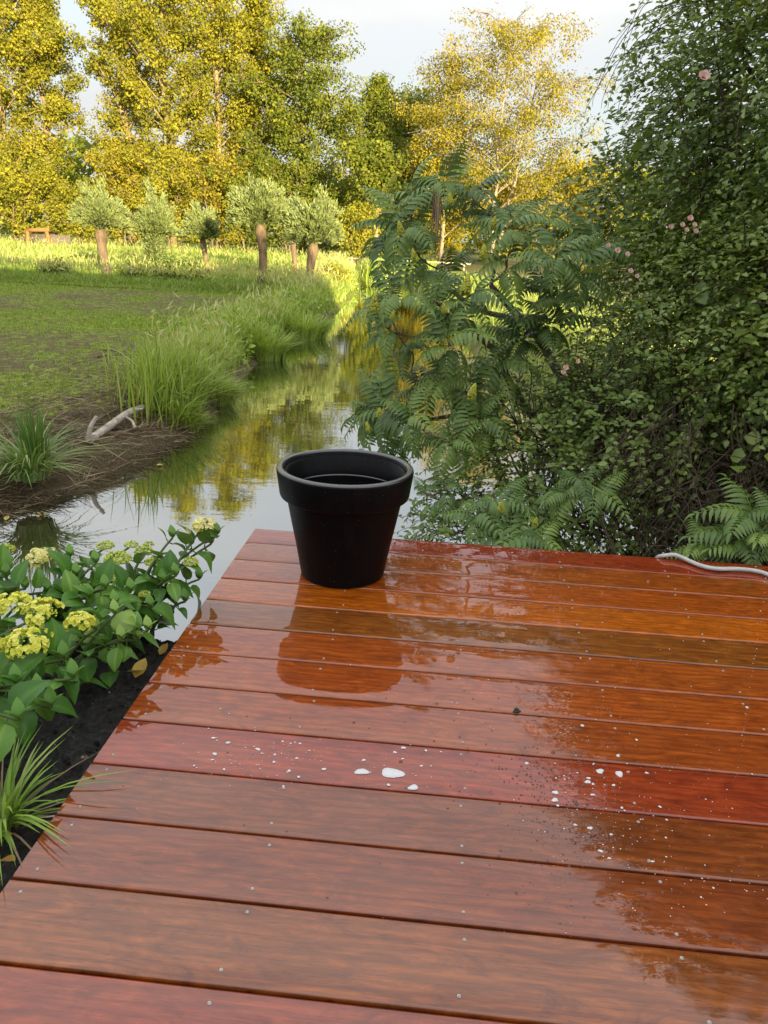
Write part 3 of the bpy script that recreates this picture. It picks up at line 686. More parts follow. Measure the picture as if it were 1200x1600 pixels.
# ------------------------------------------------------------------ trees
def tree_mesh(base, H, prof, crown0=.15, nb=60, nl=16000, leaf=.25, up=.9, droop=0.0, csize=.5, trunk_r=.25, lean=(0, 0), multi=1, hang=0.0, wobble=1.0, gaps=.0):
    """prof(t): crown radius at t in 0..1 of the crown height. Returns trunk MB and crown MB."""
    base = np.asarray(base, float); T = MB(); Cn = MB()
    cl = []; stems = []
    for s in range(multi):
        a = 2*PI*s/multi+random.random(); sp = 0 if multi == 1 else H*.10
        tip = base+np.array([lean[0]+sp*math.cos(a), lean[1]+sp*math.sin(a), H*(1 if s == 0 else random.uniform(.8, .97))])
        n = 9; tt = np.linspace(0, 1, n)[:, None]
        p = base*(1-tt)+tip*tt+np.array([sp*.4*math.cos(a), sp*.4*math.sin(a), 0])*np.sin(PI*tt)+rng.normal(0, .012*H*wobble, (n, 3))*np.sin(PI*tt)*np.array([1, 1, .2])
        p[0] = base+np.array([.15*sp*math.cos(a), .15*sp*math.sin(a), -.2])
        T.tube(p, trunk_r*(1-.93*np.linspace(0, 1, n))*(1 if multi == 1 else .7), 8); stems.append(p)
    for i in range(nb):
        p = stems[i % multi]; t = ((i+.5)/nb)**.9; zf = crown0+(1-crown0)*t*.98
        k = zf*(len(p)-1); k0 = min(int(k), len(p)-2); o = p[k0]*(1-(k-k0))+p[k0+1]*(k-k0)
        az = i*2.39996+random.uniform(-.5, .5); L = prof(t)*random.choice((random.uniform(.35, .8), random.uniform(.7, 1.0), random.uniform(.95, 1.35)))
        u = up*(1-.5*droop*0)+random.uniform(-.15, .15)
        d = np.array([math.cos(az), math.sin(az), 0])
        ns = 5; ss = np.linspace(0, 1, ns)[:, None]
        q = o+d*L*ss+np.array([0, 0, 1])*(u*L*ss-(droop*L)*ss**2)+rng.normal(0, .05*L, (ns, 3))*ss
        T.tube(q, np.linspace(max(.02, trunk_r*.26*(1-t*.7)), .012, ns), 5, cap=False)
        nsub = max(2, int(L/.55))
        for _ in range(nsub*2):
            f_ = random.uniform(.25, 1.05); kk = min(f_, .999)*(ns-1); k1 = int(kk)
            c = q[k1]*(1-(kk-k1))+q[min(k1+1, ns-1)]*(kk-k1)
            c = c+rdir(1)[0]*L*.22*np.array([1, 1, .8])*random.random()
            T.tube(np.array([q[k1], (q[k1]+c)/2+rng.normal(0, .05, 3), c]), np.array([.02, .014, .008])*min(1, H/10), 3, cap=False)
            cl.append((c, csize*random.uniform(.6, 1.3), random.random()))
    cl = [c for c in cl if random.random() > gaps]
    w = np.array([c[1]**2 for c in cl]); cnt = rng.multinomial(nl, w/w.sum())
    idx = np.repeat(np.arange(len(cl)), cnt)
    ctr = np.array([c[0] for c in cl])[idx]; rad = np.array([c[1] for c in cl])[idx]; cr = np.array([c[2] for c in cl])[idx]
    off = rng.normal(size=(nl, 3)); off = off/np.maximum(1, np.linalg.norm(off, axis=1)/1.6)[:, None]
    pos = ctr+off*rad[:, None]*np.array([.62, .62, .5])
    pos[:, 2] -= hang*rad*rng.random(nl)**.7*1.6
    pos[:, 2] = np.maximum(pos[:, 2], base[2]+.12)
    d = nrm(rdir(nl)+off*.5+np.array([0, 0, -.35-1.2*hang])); nn = nrm(rdir(nl)*.55+off*.55+np.array([0, 0, .35]))
    Mx = frames(d, nn)*(leaf*(.6+.7*rng.random(nl)))[:, None, None]
    Cn.inst(QUAD_V, QUAD_F, Mx, pos, np.clip(.68*cr+.32*rng.random(nl), 0, 1))
    return T, Cn
def make_tree(name, label, cat, base, group=None, leafmat='poplar', bark='bark', **kw):
    T, Cn = tree_mesh(base, **kw)
    th = thing(name, base, label, cat, group)
    b = np.asarray(base)
    def build(mb, nm, mt, sm):
        o = mb.build(nm, MAT[mt], None, sm); o.data.transform(Matrix.Translation(Vector(-b))); o.parent = th; return o
    build(T, 'trunk', bark, True); build(Cn, 'crown', leafmat, False)
    return th
ZF = -.36
def gx(px, Y): return at_y(px, 382, Y)[0]
def hz(px, py, Y): return at_y(px, py, Y)[2]-ZF
def spindle(R, a=.35, tip=.25): return lambda t: R*(.45+.55*min(1, t/a))*(1 if t < .55 else max(tip, 1-((t-.55)/.47)**1.7))
def egg(R, lo=.7): return lambda t: R*(lo+(1-lo)*math.sin(min(1, t/.45)*PI/2))*(math.sqrt(max(.03, 1-max(0, (t-.4)/.62)**2.2)))
GP = 'tall poplars behind the field'
POPS = [(-60, 57, -140, 3.2, 'poplar partly cut off by the left frame edge'), (25, 56, -120, 3.3, 'dense poplar nearest the left frame edge'), (86, 58, -60, 2.4, 'poplar left of the narrow sky gap'),
        (206, 59, -75, 2.7, 'poplar just right of the narrow sky gap'), (272, 57, -110, 2.9, 'tallest poplar above the bushy willow'), (345, 59, -95, 2.8, 'poplar standing above the small slim willow'), (402, 61, -15, 2.6, 'rightmost and lowest of the yellow poplars')]
for px, Y, yt, R, lb in POPS:
    make_tree('poplar_tree', 'tall golden-lit '+lb, 'tree', (gx(px, Y), Y, ZF), GP, 'poplar', 'poplar_bark', H=hz(px, yt, Y), prof=spindle(R*1.15), crown0=.10, nb=66, nl=27000, leaf=.185, up=1.15, droop=.25, csize=.50, trunk_r=.30)
GA = 'green trees right of the poplars'
make_tree('alder_tree', 'broad dark green tree at the right end of the poplars', 'tree', (gx(472, 58), 58, ZF), GA, 'alder', 'bark', H=hz(485, 45, 58), prof=egg(4.0, .8), crown0=.10, nb=60, nl=28000, leaf=.19, up=.6, droop=.2, csize=.6, trunk_r=.3)
make_tree('alder_tree', 'slim grey-green tree with a pointed top left of the birches', 'tree', (gx(580, 60), 60, ZF), GA, 'alder', 'bark', H=hz(583, 122, 60), prof=spindle(2.6, .3, .15), crown0=.05, nb=70, nl=21000, leaf=.18, up=.7, csize=.55, trunk_r=.25)
make_tree('alder_tree', 'green tree between the pointed tree and the low birch', 'tree', (gx(632, 63), 63, ZF), GA, 'alder', 'bark', H=hz(640, 150, 63), prof=egg(3.0), crown0=.05, nb=60, nl=19000, leaf=.18, up=.6, csize=.6, trunk_r=.25)
GB = 'golden birches above the sumac'
make_tree('birch_tree', 'tall airy golden birch, the highest tree right of the sky gap', 'tree', (gx(772, 52), 52, ZF), GB, 'birch', 'birch_bark', H=hz(810, 12, 52), prof=egg(4.3, .8), crown0=.16, nb=80, nl=24000, leaf=.135, up=.95, droop=.55, csize=.5, trunk_r=.17, multi=2, lean=(1.0, 0), hang=.55, gaps=.12)
make_tree('birch_tree', 'lower golden birch left of the tall airy birch', 'tree', (gx(690, 54), 54, ZF), GB, 'birch', 'birch_bark', H=hz(690, 82, 54), prof=egg(3.2, .8), crown0=.12, nb=60, nl=22000, leaf=.135, up=.9, droop=.45, csize=.6, trunk_r=.14, hang=.5, gaps=.1)
make_tree('birch_tree', 'birch half hidden behind the rose thicket at right', 'tree', (gx(880, 56), 56, ZF), GB, 'birch', 'birch_bark', H=hz(880, 250, 56), prof=egg(3.6, .8), crown0=.1, nb=50, nl=10000, leaf=.19, up=.8, droop=.4, csize=.65, trunk_r=.2, hang=.5)
# understorey
GS = 'shrubs below the far trees'
SH = [(-20, 52, 240, 2.6, 'poplar', 'bushy golden shrub at the left frame edge'), (35, 51, 262, 2.5, 'poplar', 'golden shrub above the sunlit timber frame'), (128, 53, 300, 2.0, 'poplar', 'round yellow shrub behind the leftmost willow'), (192, 54, 232, 2.1, 'birch', 'tall pale shrub below the sky gap'),
      (268, 54, 245, 2.3, 'poplar', 'golden shrub behind the bushy willow'), (335, 54, 250, 2.0, 'birch', 'orange-tinted shrub behind the slim willow'), (385, 54, 262, 1.9, 'alder', 'green shrub behind the thick-trunked willow'), (450, 55, 258, 2.0, 'alder', 'dark shrub under the broad dark green tree'),
      (508, 55, 290, 1.8, 'alder', 'dark green shrub right of the rightmost willow'), (556, 49, 322, 1.35, 'poplar', 'small bright yellow shrub near the pale rail'), (610, 57, 300, 2.1, 'alder', 'shrub below the pointed tree beside the lit trunks'), (690, 56, 300, 2.5, 'birch', 'golden shrub below the lower birch'), (770, 57, 300, 2.6, 'birch', 'golden shrub below the tall airy birch')]
for px, Y, yt, R, mt, lb in SH:
    H_ = hz(px, yt, Y)
    make_tree('shrub', lb, 'shrub', (gx(px, Y), Y, ZF), GS, mt, 'bark', H=H_, prof=egg(R*1.1, .75), crown0=.04, nb=30, nl=int(6000*R/2), leaf=.17, up=.7, csize=.42, trunk_r=.1, multi=2)
# lit trunks by the rail
for px, lb in ((571, 'left one of two orange-lit bare trunks by the rail'), (588, 'right one of two orange-lit bare trunks by the rail')):
    Y = 52; b = np.array([gx(px, Y), Y, ZF])
    make_tree('young_tree', lb, 'tree', b, 'lit young trees by the rail', 'alder', 'poplar_bark', H=hz(px, 235, Y), prof=egg(1.5), crown0=.5, nb=26, nl=3000, leaf=.22, up=.6, csize=.5, trunk_r=.22)
# far woodland mass closing the horizon
N = 42000
wx = -75+150*rng.random(N); wy = 84+8*rng.random(N); top = 5.5+5*fbm(wx*.12, wx*0+2, 3)
wz = ZF+top*rng.random(N)**.8
mb = MB(); mb.inst(QUAD_V, QUAD_F, frames(rdir(N), nrm(rdir(N)+[0, -.6, .4]))*(.42+.35*rng.random(N))[:, None, None], np.stack([wx, wy+2*np.sin(wx), wz], -1), np.clip(fbm(wx*.3, wz*.5, 3)+.3*(rng.random(N)-.5), 0, 1))
tag(mb.build('woodland', MAT['alder']), 'dark distant woodland seen between the tree trunks', 'woodland', kind='stuff')

# pollard willows
def pollard(px, pyb, Yd, trunk_top, crown_top, wpx, tr, label, rods=150, lpr=95, skirt=0.0, elmax=.98):
    tr *= .78
    b = np.array([at_y(px, pyb, Yd)[0], Yd, ZF])
    ht = at_y(px, trunk_top, Yd)[2]-ZF; H_ = at_y(px, crown_top, Yd)[2]-ZF; R = wpx/2*Yd/FPX*.95
    T = MB(); n = 9; tt = np.linspace(0, 1, n)
    p = np.stack([b[0]+.06*np.sin(tt*4+px)+0*tt, b[1]+0*tt, b[2]-.1+(ht+.1)*tt], -1)
    prof = tr*np.array([1.25, 1.05, .98, .95, .93, .95, 1.05, 1.35, .9]); T.tube(p, prof, 10)
    for _ in range(10):
        d = rdir(1)[0]; d[2] = abs(d[2])*.6; c = p[-2]+d*tr*.7
        T.tube(np.array([p[-2], c, c+d*tr*.35]), [tr*.5, tr*.42, tr*.15], 7)
    head = p[-1]; C_ = MB(); Lp = []; Ld = []; Lr = []
    hh = H_-ht
    for i in range(rods):
        az = random.uniform(0, 2*PI); el = math.acos(1-random.random()*elmax)   # 0 = up
        L = 1/math.sqrt((math.cos(el)/hh)**2+(math.sin(el)/R)**2)*random.uniform(.6, 1.18)
        d = np.array([math.sin(el)*math.cos(az), math.sin(el)*math.sin(az), math.cos(el)])
        s = np.linspace(0, 1, 5)[:, None]; q = head+d*L*s+np.array([0, 0, .38*L])*np.sin(PI*s)*math.sin(el)
        T.tube(q, np.linspace(.014, .004, 5), 3, cap=False)
        f_ = rng.random(lpr)**.75; k = np.minimum((f_*4).astype(int), 3); fr_ = (f_*4-k)[:, None]
        Lp.append(q[k]*(1-fr_)+q[k+1]*fr_+rng.normal(0, .045, (lpr, 3))); Ld.append(nrm(d+rdir(lpr)*.5+np.array([0, 0, .15]))); Lr.append(np.clip(.25+.35*f_+.4*rng.random(lpr), 0, 1))
    if skirt:
        for i in range(int(rods*.6)):
            az = random.uniform(0, 2*PI); zz = random.uniform(0, ht); L = R*.75*random.uniform(.4, 1)*skirt
            d = nrm(np.array([math.cos(az), math.sin(az), .9])); o = np.array([b[0], b[1], b[2]+zz*.8])
            f_ = rng.random(lpr); Lp.append(o+d*L*f_[:, None]+rng.normal(0, .06, (lpr, 3))); Ld.append(nrm(d+rdir(lpr)*.8)); Lr.append(rng.random(lpr)*.75)
    Lp = np.vstack(Lp); Ld = np.vstack(Ld); Lr = np.concatenate(Lr); N = len(Lp)
    tv = np.array([(0, 0, 0), (.17, .4, .02), (0, 1, -.05), (-.17, .4, .02)])
    C_.inst(tv, QUAD_F, frames(Ld, rdir(N))*(.075+.07*rng.random(N))[:, None, None], Lp, Lr)
    th = thing('pollard_willow', b, label, 'willow', 'pollard willows along the meadow')
    for mb_, nm, mt in ((T, 'trunk', 'willow_bark'), (C_, 'crown', 'willow')):
        o = mb_.build(nm, MAT[mt], None, nm == 'trunk'); o.data.transform(Matrix.Translation(Vector(-b))); o.parent = th
pollard(165, 432, 25.5, 358, 288, 84, .19, 'round-headed pollard willow with bare trunk, leftmost of the row', 170)
pollard(243, 432, 27, 368, 292, 66, .15, 'bushy pollard willow overgrown down to the ground, second from left', 150, skirt=1.0)
pollard(321, 432, 28, 372, 308, 52, .11, 'smallest slim pollard willow with pale thin trunk', 110)
pollard(408, 455, 23.5, 350, 284, 92, .16, 'broad silvery pollard willow with knobbly thick trunk', 190, elmax=1.05)
pollard(460, 430, 30, 356, 305, 46, .13, 'thin-trunked pollard willow half hidden between two bigger ones', 100)
pollard(487, 455, 23.3, 380, 300, 86, .16, 'yellow-green pollard willow with orange trunk, rightmost by the canal', 180)
# weeds under the willows
GW = 'weedy shrubs at the meadow edge'
for px, Y, R, H_, lb in ((262, 24, .5, .75, 'low dark weed bush right of the bushy willow'), (300, 24.5, .6, .6, 'low weed bush under the slim willow'), (90, 24, .5, .45, 'low bramble left of the bare-trunked willow'), (210, 24.2, .5, .5, 'low weeds between the two leftmost willows'), (520, 26, .5, .7, 'yellow weed bush at the canal bend')):
    make_tree('weed_bush', lb, 'bush', (at_y(px, 430, Y)[0], Y, ZF), GW, 'weed' if px != 520 else 'poplar', 'bark', H=H_*.8, prof=egg(R*.8, 1), crown0=.02, nb=18, nl=1900, leaf=.075, up=.5, csize=.22, trunk_r=.02, multi=2)
# timber frame at far left, rail at the canal end
Y = 50; b = np.array([gx(66, Y), Y, ZF])
fr = thing('timber_frame', b, 'low sunlit orange timber frame under the trees at far left', 'timber frame')
m = MB(); m.tube([(-.9, 0, .95), (.55, 0, 1.05)], .13, 6); m.build('beam', MAT['timber'], fr)
for dx, dx2 in ((.35, .6), (-.85, -.95)):
    m = MB(); m.tube([(dx, 0, .95), (dx2, 0, -.1)], .12, 6); m.build('leg', MAT['timber'], fr)
m = MB(); m.box((-1.4, .5, -.1), (1.6, .58, .75)); m.build('panel', MAT['panel'], fr)
b = np.array([at_y(545, 400, 44)[0], 44, ZF])
rl = thing('rail_fence', b, 'low pale wooden rail fence at the far end of the canal', 'fence')
m = MB(); m.box((0, -.03, .34), (6.5, .03, .42)); m.build('rail', MAT['rail'], rl)
for k in range(5):
    m = MB(); m.box((.1+k*1.5, .04, -.2), (.2+k*1.5, .12, .46)); m.build('post', MAT['rail'], rl)

# ------------------------------------------------------------------ right side: rose thicket, bramble, overhanging tree
def blob_points(blobs, n, shell=.55):
    vol = np.array([b[1][0]*b[1][1]*b[1][2] for b in blobs])**.67; k = rng.choice(len(blobs), n, p=vol/vol.sum())
    c = np.array([b[0] for b in blobs])[k]; r = np.array([b[1] for b in blobs])[k]
    u = rdir(n); f_ = shell+(1-shell)*rng.random(n)**.6
    lump = .80+.42*fbm(u[:, 0]*2.6+k*7+5, u[:, 2]*2.6+u[:, 1]*2+9, 3)
    return c+u*r*(f_*lump)[:, None], u
def sprigs(mb, twigs, base, out, L, per, leaf, leaf_tv, leaf_tf, hang=.5, tint=None, jitter=.35, updown=.15):
    n = len(base)
    d0 = nrm(out*.8+rdir(n)*.6+np.array([0, 0, updown])); s = rng.random(n)*.5+.75
    tint = rng.random(n) if tint is None else tint
    for j in range(per):
        t = (j+.6)/per
        p = base+d0*(L*s*t)[:, None]-np.array([0, 0, 1])*(hang*L*s*t*t)[:, None]
        side = nrm(np.cross(d0, rdir(n)*.4+np.array([0, 0, 1])))*(1 if j % 2 else -1)
        d = nrm(side*.8+d0*.5+rdir(n)*jitter+np.array([0, 0, -.25]))
        nn = nrm(np.array([0, 0, 1.0])+out*.7+rdir(n)*.45)
        mb.inst(leaf_tv, leaf_tf, frames(d, nn)*(leaf*(.65+.6*rng.random(n)))[:, None, None], p, np.clip(.6*tint+.4*rng.random(n)+.08*(t-.5), 0, 1))
    if twigs is not None:
        for i in range(0, n, twigs[1]):
            q = [base[i]+d0[i]*L*s[i]*t-np.array([0, 0, 1])*hang*L*s[i]*t*t for t in (-.2, .3, .65, 1)]
            twigs[0].tube(q, [.0035, .003, .002, .001], 3, cap=False)
def canes(mb, starts, ends, r0, r1, sag, n=7, sides=5, jit=.06):
    for a, b in zip(starts, ends):
        t = np.linspace(0, 1, n)[:, None]; L = np.linalg.norm(b-a)
        q = a*(1-t)+b*t+np.array([0, 0, 1])*sag*L*np.sin(PI*t)+rng.normal(0, jit*L*.35, (n, 3))*np.sin(PI*t)
        mb.tube(smooth_path(q, 1), np.linspace(r0, r1, 2*n), sides, cap=False)

rose = thing('rose_thicket', (2.1, 5.0, -.4), 'huge overgrown climbing rose thicket with a few pink blooms on the right', 'rose bush')
RL = np.array([2.1, 5.0, -.4])
def part(mb, nm, mt, par, loc, smooth=False):
    o = mb.build(nm, MAT[mt], None, smooth); o.data.transform(Matrix.Translation(Vector(-np.asarray(loc, float)))); o.parent = par; return o
BL_R = [((2.35, 5.0, 2.15), (1.25, 1.0, 1.5)), ((2.1, 5.1, .75), (1.25, 1.0, 1.0)), ((2.0, 4.25, 1.05), (.76, .62, .95)), ((2.05, 4.1, 2.3), (.70, .6, 1.1)), ((3.0, 4.4, 1.0), (.9, .9, 1.2))]
mb = MB(); tw = MB()
p_, u_ = blob_points(BL_R, 10800, .60)
tint = np.clip(.15+.85*fbm(p_[:, 0]*2.3+p_[:, 1], p_[:, 2]*2.3, 3)+.25*(rng.random(len(p_))-.5), 0, 1)
sprigs(mb, (tw, 5), p_, u_, .22, 9, .039, FOLD_V, FOLD_F, .6, tint)
p_, u_ = blob_points(BL_R[:3], 170, .85)
sprigs(mb, None, p_, u_, .18, 5, .075, FOLD_V*[1.5, 1, 1], FOLD_F, .5, .25+.45*rng.random(170))
part(mb, 'foliage', 'rose', rose, RL); 
cs = []; ce = []
for _ in range(150):
    cs.append(np.array([random.uniform(1.2, 3.2), random.uniform(4.3, 5.6), -.6])); b_, _u = blob_points(BL_R, 1, .5); ce.append(b_[0])
canes(tw, cs, ce, .012, .004, .08)
part(tw, 'canes', 'twig', rose, RL)
# tangle of dead twigs in the hollow underneath
dt = MB(); cs = []; ce = []
for _ in range(420):
    a = np.array([random.uniform(1.0, 2.6), random.uniform(4.0, 4.9), random.uniform(.0, .55)])
    cs.append(a); ce.append(a+np.array([random.gauss(-.12, .32), random.gauss(-.18, .22), -random.uniform(.15, .75)]))
canes(dt, cs, ce, .0042, .0013, -.10, 6, 4, .16)
cs = []; ce = []
for _ in range(150):
    a = np.array([random.uniform(.95, 2.1), random.uniform(3.7, 4.5), random.uniform(-.35, .45)])
    cs.append(a); ce.append(a+rdir(1)[0]*random.uniform(.2, .6)*np.array([1, .5, .7]))
canes(dt, cs, ce, .0035, .001, .08, 6, 3, .2)
canes(dt, [np.array([2.2, 4.6, -.5]), np.array([1.7, 4.7, -.55]), np.array([2.5, 4.3, -.3])], [np.array([1.35, 4.0, .25]), np.array([1.15, 4.1, .05]), np.array([1.3, 3.9, .1])], .016, .008, .1)
part(dt, 'dead_twigs', 'twig', rose, RL)
def rose_flower(px, py, Y, size):
    c = at_y(px, py, Y); m = MB()
    for ring_, (n, tilt, rr) in enumerate(((5, .35, 1), (5, .9, .75), (4, 1.3, .45))):
        for i in range(n):
            a = 2*PI*i/n+ring_*.6; d = np.array([[math.cos(a)*math.cos(tilt), math.sin(a)*.6-.4, math.sin(a)*math.cos(tilt)]])
            m.inst(*grid_leaf(5, 3, .5, .2, -.5, peak=.6), frames(d, np.array([[0, -1.0, .2]]))*size*rr, c[None], [random.random()])
    part(m, 'rose_bloom', 'rose_flower', rose, RL, True)
for a in ((1099, 121, 3.85, .030), (1078, 342, 3.75, .017), (1085, 352, 3.75, .013), (1073, 360, 3.75, .012), (1066, 352, 3.76, .014), (1087, 362, 3.76, .014), (965, 392, 4.05, .018), (980, 398, 4.05, .016), (950, 384, 4.1, .014), (985, 424, 4.05, .016), (995, 432, 4.05, .014), (884, 575, 4.0, .018), (880, 582, 4.0, .016), (903, 565, 4.0, .014), (1048, 355, 3.8, .014)): rose_flower(*a)

bramble = thing('bramble_bush', (.75, 4.8, -.6), 'low small-leaved bush over the water below the sumac', 'bush')
BRL = (.75, 4.8, -.6)
BL_B = [((.78, 4.75, -.12), (.72, .6, .50)), ((.30, 4.45, -.38), (.42, .45, .26)), ((1.1, 4.6, .35), (.55, .5, .5)), ((.55, 5.1, .2), (.5, .45, .35))]
mb = MB(); tw = MB(); p_, u_ = blob_points(BL_B, 1500, .45)
tint = np.clip(.1+.9*fbm(p_[:, 0]*3, p_[:, 2]*3+p_[:, 1], 3), 0, 1)
sprigs(mb, (tw, 2), p_, u_, .22, 8, .042, FOLD_V, FOLD_F, .45, tint)
cs = [np.array([random.uniform(.6, 1.6), random.uniform(4.9, 5.4), -.6]) for _ in range(60)]
canes(tw, cs, [blob_points(BL_B, 1, .4)[0][0] for _ in cs], .008, .003, .12)
part(mb, 'foliage', 'bramble', bramble, BRL); part(tw, 'stems', 'twig', bramble, BRL)

ot = thing('overhanging_tree', (3.4, 6.3, -.4), 'dark leafy tree leaning behind the rose thicket with thin hanging twigs', 'tree')
OL = (3.4, 6.3, -.4)
BL_T = [((2.25, 6.0, 2.3), (1.1, .8, 1.0)), ((1.75, 6.2, 1.55), (.95, .7, .6)), ((3.0, 6.1, 3.4), (1.3, .9, 1.0)), ((2.3, 6.3, .5), (1.0, .6, .9))]
mb = MB(); tw = MB(); p_, u_ = blob_points(BL_T, 4600, .45)
sprigs(mb, (tw, 3), p_, u_, .30, 10, .058, FOLD_V, FOLD_F, .9, np.clip(.1+.8*fbm(p_[:, 0]*2, p_[:, 2]*2, 3), 0, 1))
canes(tw, [np.array([3.4, 6.3, -.45])]*3, [np.array([2.4, 6.1, 2.6]), np.array([3.0, 6.0, 3.2]), np.array([1.9, 6.1, 1.7])], .09, .02, .06, 8, 8)
canes(tw, [np.array([2.4, 6.1, 1.6])]*24, [blob_points(BL_T, 1, .7)[0][0] for _ in range(24)], .025, .005, .1)
# hanging twigs seen against the sky
hs = [(1010, 8, 5.2), (985, 30, 5.2), (1000, 60, 5.2), (985, 95, 5.2), (1030, 30, 5.2)]
lp = []; lo = []
for px, py, Y in hs:
    for rep in range(2):
        a = at_y(px+60+random.uniform(-10, 30), py-30, Y); b_ = at_y(px-35-random.uniform(0, 40), py+70+random.uniform(0, 70), Y+random.uniform(-.2, .2)); md = (a+b_)/2+np.array([-.06, 0, .14])
        q = smooth_path([a, md, b_+[.0, 0, .06], b_], 2); tw.tube(q, np.linspace(.003, .0008, len(q)), 4, cap=False)
        for s_ in q[2::2]:
            if random.random() < .55: lp.append(s_+rng.normal(0, .02, 3)); lo.append(nrm(np.array([-.5, -.3, -.4])))
sprigs(mb, None, np.array(lp), np.array(lo), .09, 4, .036, FOLD_V, FOLD_F, .8)
part(mb, 'foliage', 'tree_leaf', ot, OL); part(tw, 'trunk', 'twig', ot, OL, True)

# ------------------------------------------------------------------ staghorn sumac
def pinnate(nl=9, L=1.0, leaflet=.33, droop=.45):
    """one pinnate leaf, axis +Y, normal +Z, unit length"""
    m = MB(); lv, lf = grid_leaf(5, 3, .145, .08, .5, peak=.35)
    def axisp(t): return np.array([0, L*t*(1-.12*t), .10*math.sin(PI*t)-droop*t*t])
    m.tube([axisp(t) for t in np.linspace(0, 1, 7)], np.linspace(.010, .004, 7), 4, .9, cap=False)
    for i in range(nl):
        t = .16+.80*i/(nl-1); p = axisp(t); tang = nrm(axisp(min(1, t+.03))-axisp(t-.03)); up = nrm(np.cross(np.array([1, 0, 0]), tang)); up = up if up[2] > 0 else -up
        sz = leaflet*(1-.55*abs(t-.42)**1.3/.45*.8)
        for s in (-1, 1):
            d = np.array([s*.90, 0, 0])+tang*.42-np.array([0, 0, .30])
            m.inst(lv, lf, frames(d[None], (up+np.array([s*-.15, 0, 0]))[None])*sz, p[None], [.5+.3*(random.random()-.5)])
    m.inst(lv, lf, frames(axisp(1)[None]-axisp(.9)[None], np.array([[0, .3, 1.0]]))*leaflet*.7, axisp(1)[None], [.5])
    return np.vstack(m.v), [np.vstack(m.f[4])], np.concatenate(m.r)
PIN = [pinnate(nl_, 1, lf_, d) for nl_, lf_, d in ((9, .35, .08), (8, .38, .22), (9, .33, .35), (8, .36, .5))]
def rosette(mb, tip, axis_, n, L, tint):
    axis_ = nrm(axis_)
    for i in range(n):
        a = 2.39996*i+random.uniform(-.3, .3); e1 = nrm(np.cross(axis_, np.array([.3, .2, 1.0]))); e2 = np.cross(axis_, e1)
        el = random.uniform(.15, .95)*(1 if i > 2 else .5)
        o = e1*math.cos(a)+e2*math.sin(a)
        d = nrm(o*math.cos(el*.9)+axis_*math.sin(el)*.8+np.array([0, 0, .12]))
        nn = nrm(np.array([0, 0, 1.0])+axis_*.4+rdir(1)[0]*.25)
        tv, tf, tr = random.choice(PIN); LL = L*random.uniform(.65, 1.1)
        v = (frames(d[None], nn[None])[0]*LL@tv.T).T+tip-axis_*random.uniform(0, .10)
        mb.add(v, tf, np.clip(tr-.5+tint+random.uniform(-.18, .18), 0, 1))
def cone(parent, loc0, tip, axis_, L, mt='sumac_flower'):
    axis_ = nrm(axis_); m = MB(); n = 260; t = rng.random(n)**.8; r = L*.30*(1-t)**.75*(.45+.55*np.sin(np.clip(t*5, 0, PI/2)))
    a = 2*PI*rng.random(n); e1 = nrm(np.cross(axis_, np.array([1, .3, .2]))); e2 = np.cross(axis_, e1)
    rad = e1*np.cos(a)[:, None]+e2*np.sin(a)[:, None]
    p = tip+axis_*(L*t)[:, None]+rad*r[:, None]
    m.inst(dome_v*[1, 1, 2.2], dome_f, frames(np.cross(rad, rdir(n)), rad)*(L*.055*(.6+.8*rng.random(n)))[:, None, None], p, np.clip(.2+.6*t+.4*(rng.random(n)-.5), 0, 1))
    part(m, 'flower_cone', mt, parent, loc0, True)
def sumac(name, label, base, roots, tips, leafL, nper, cones, trunk_r, rootpaths):
    base = np.array(base, float)
    th = thing(name, base, label, 'sumac', 'sumacs on the right bank' )
    nodes = []; T = MB()
    for pth, r0, r1 in rootpaths:
        q = smooth_path(pth, 2); T.tube(q, np.linspace(r0, r1, len(q)), 8); nodes += [(a, r0+(r1-r0)*i/len(q)) for i, a in enumerate(q)][len(q)//3:]
    c0 = np.mean([t[0] for t in tips], 0); mb = MB()
    order = sorted(tips, key=lambda t: min(np.linalg.norm(t[0]-n[0]) for n in nodes))
    for tip, ax in order:
        best = min(nodes, key=lambda n: np.linalg.norm(tip-n[0])+max(0, n[0][2]-tip[2])*1.2)
        a = best[0]; L = np.linalg.norm(tip-a)
        ax = nrm(ax)
        q = smooth_path([a, a*.6+tip*.4+np.array([0, 0, -.06*L])+rng.normal(0, .05*L, 3), tip-ax*min(.14, L*.3), tip], 2)
        r0 = min(best[1]*.75, .006+.018*L); q_r = np.linspace(max(r0, .006), .0055, len(q)); T.tube(q, q_r, 6)
        nodes += [(pp, rr) for pp, rr in zip(q[2:-3:2], q_r[2:-3:2])]
        rosette(mb, tip, ax, nper+random.randint(-1, 2), leafL*random.uniform(.8, 1.15), random.uniform(.25, .75))
    part(T, 'trunk', 'sumac_bark', th, base, True); part(mb, 'foliage', 'sumac', th, base)
    for tip, ax, L in cones: cone(th, base, tip, ax, L)
    return th
SB = np.array([1.30, 5.6, -.5])
TIPS = []
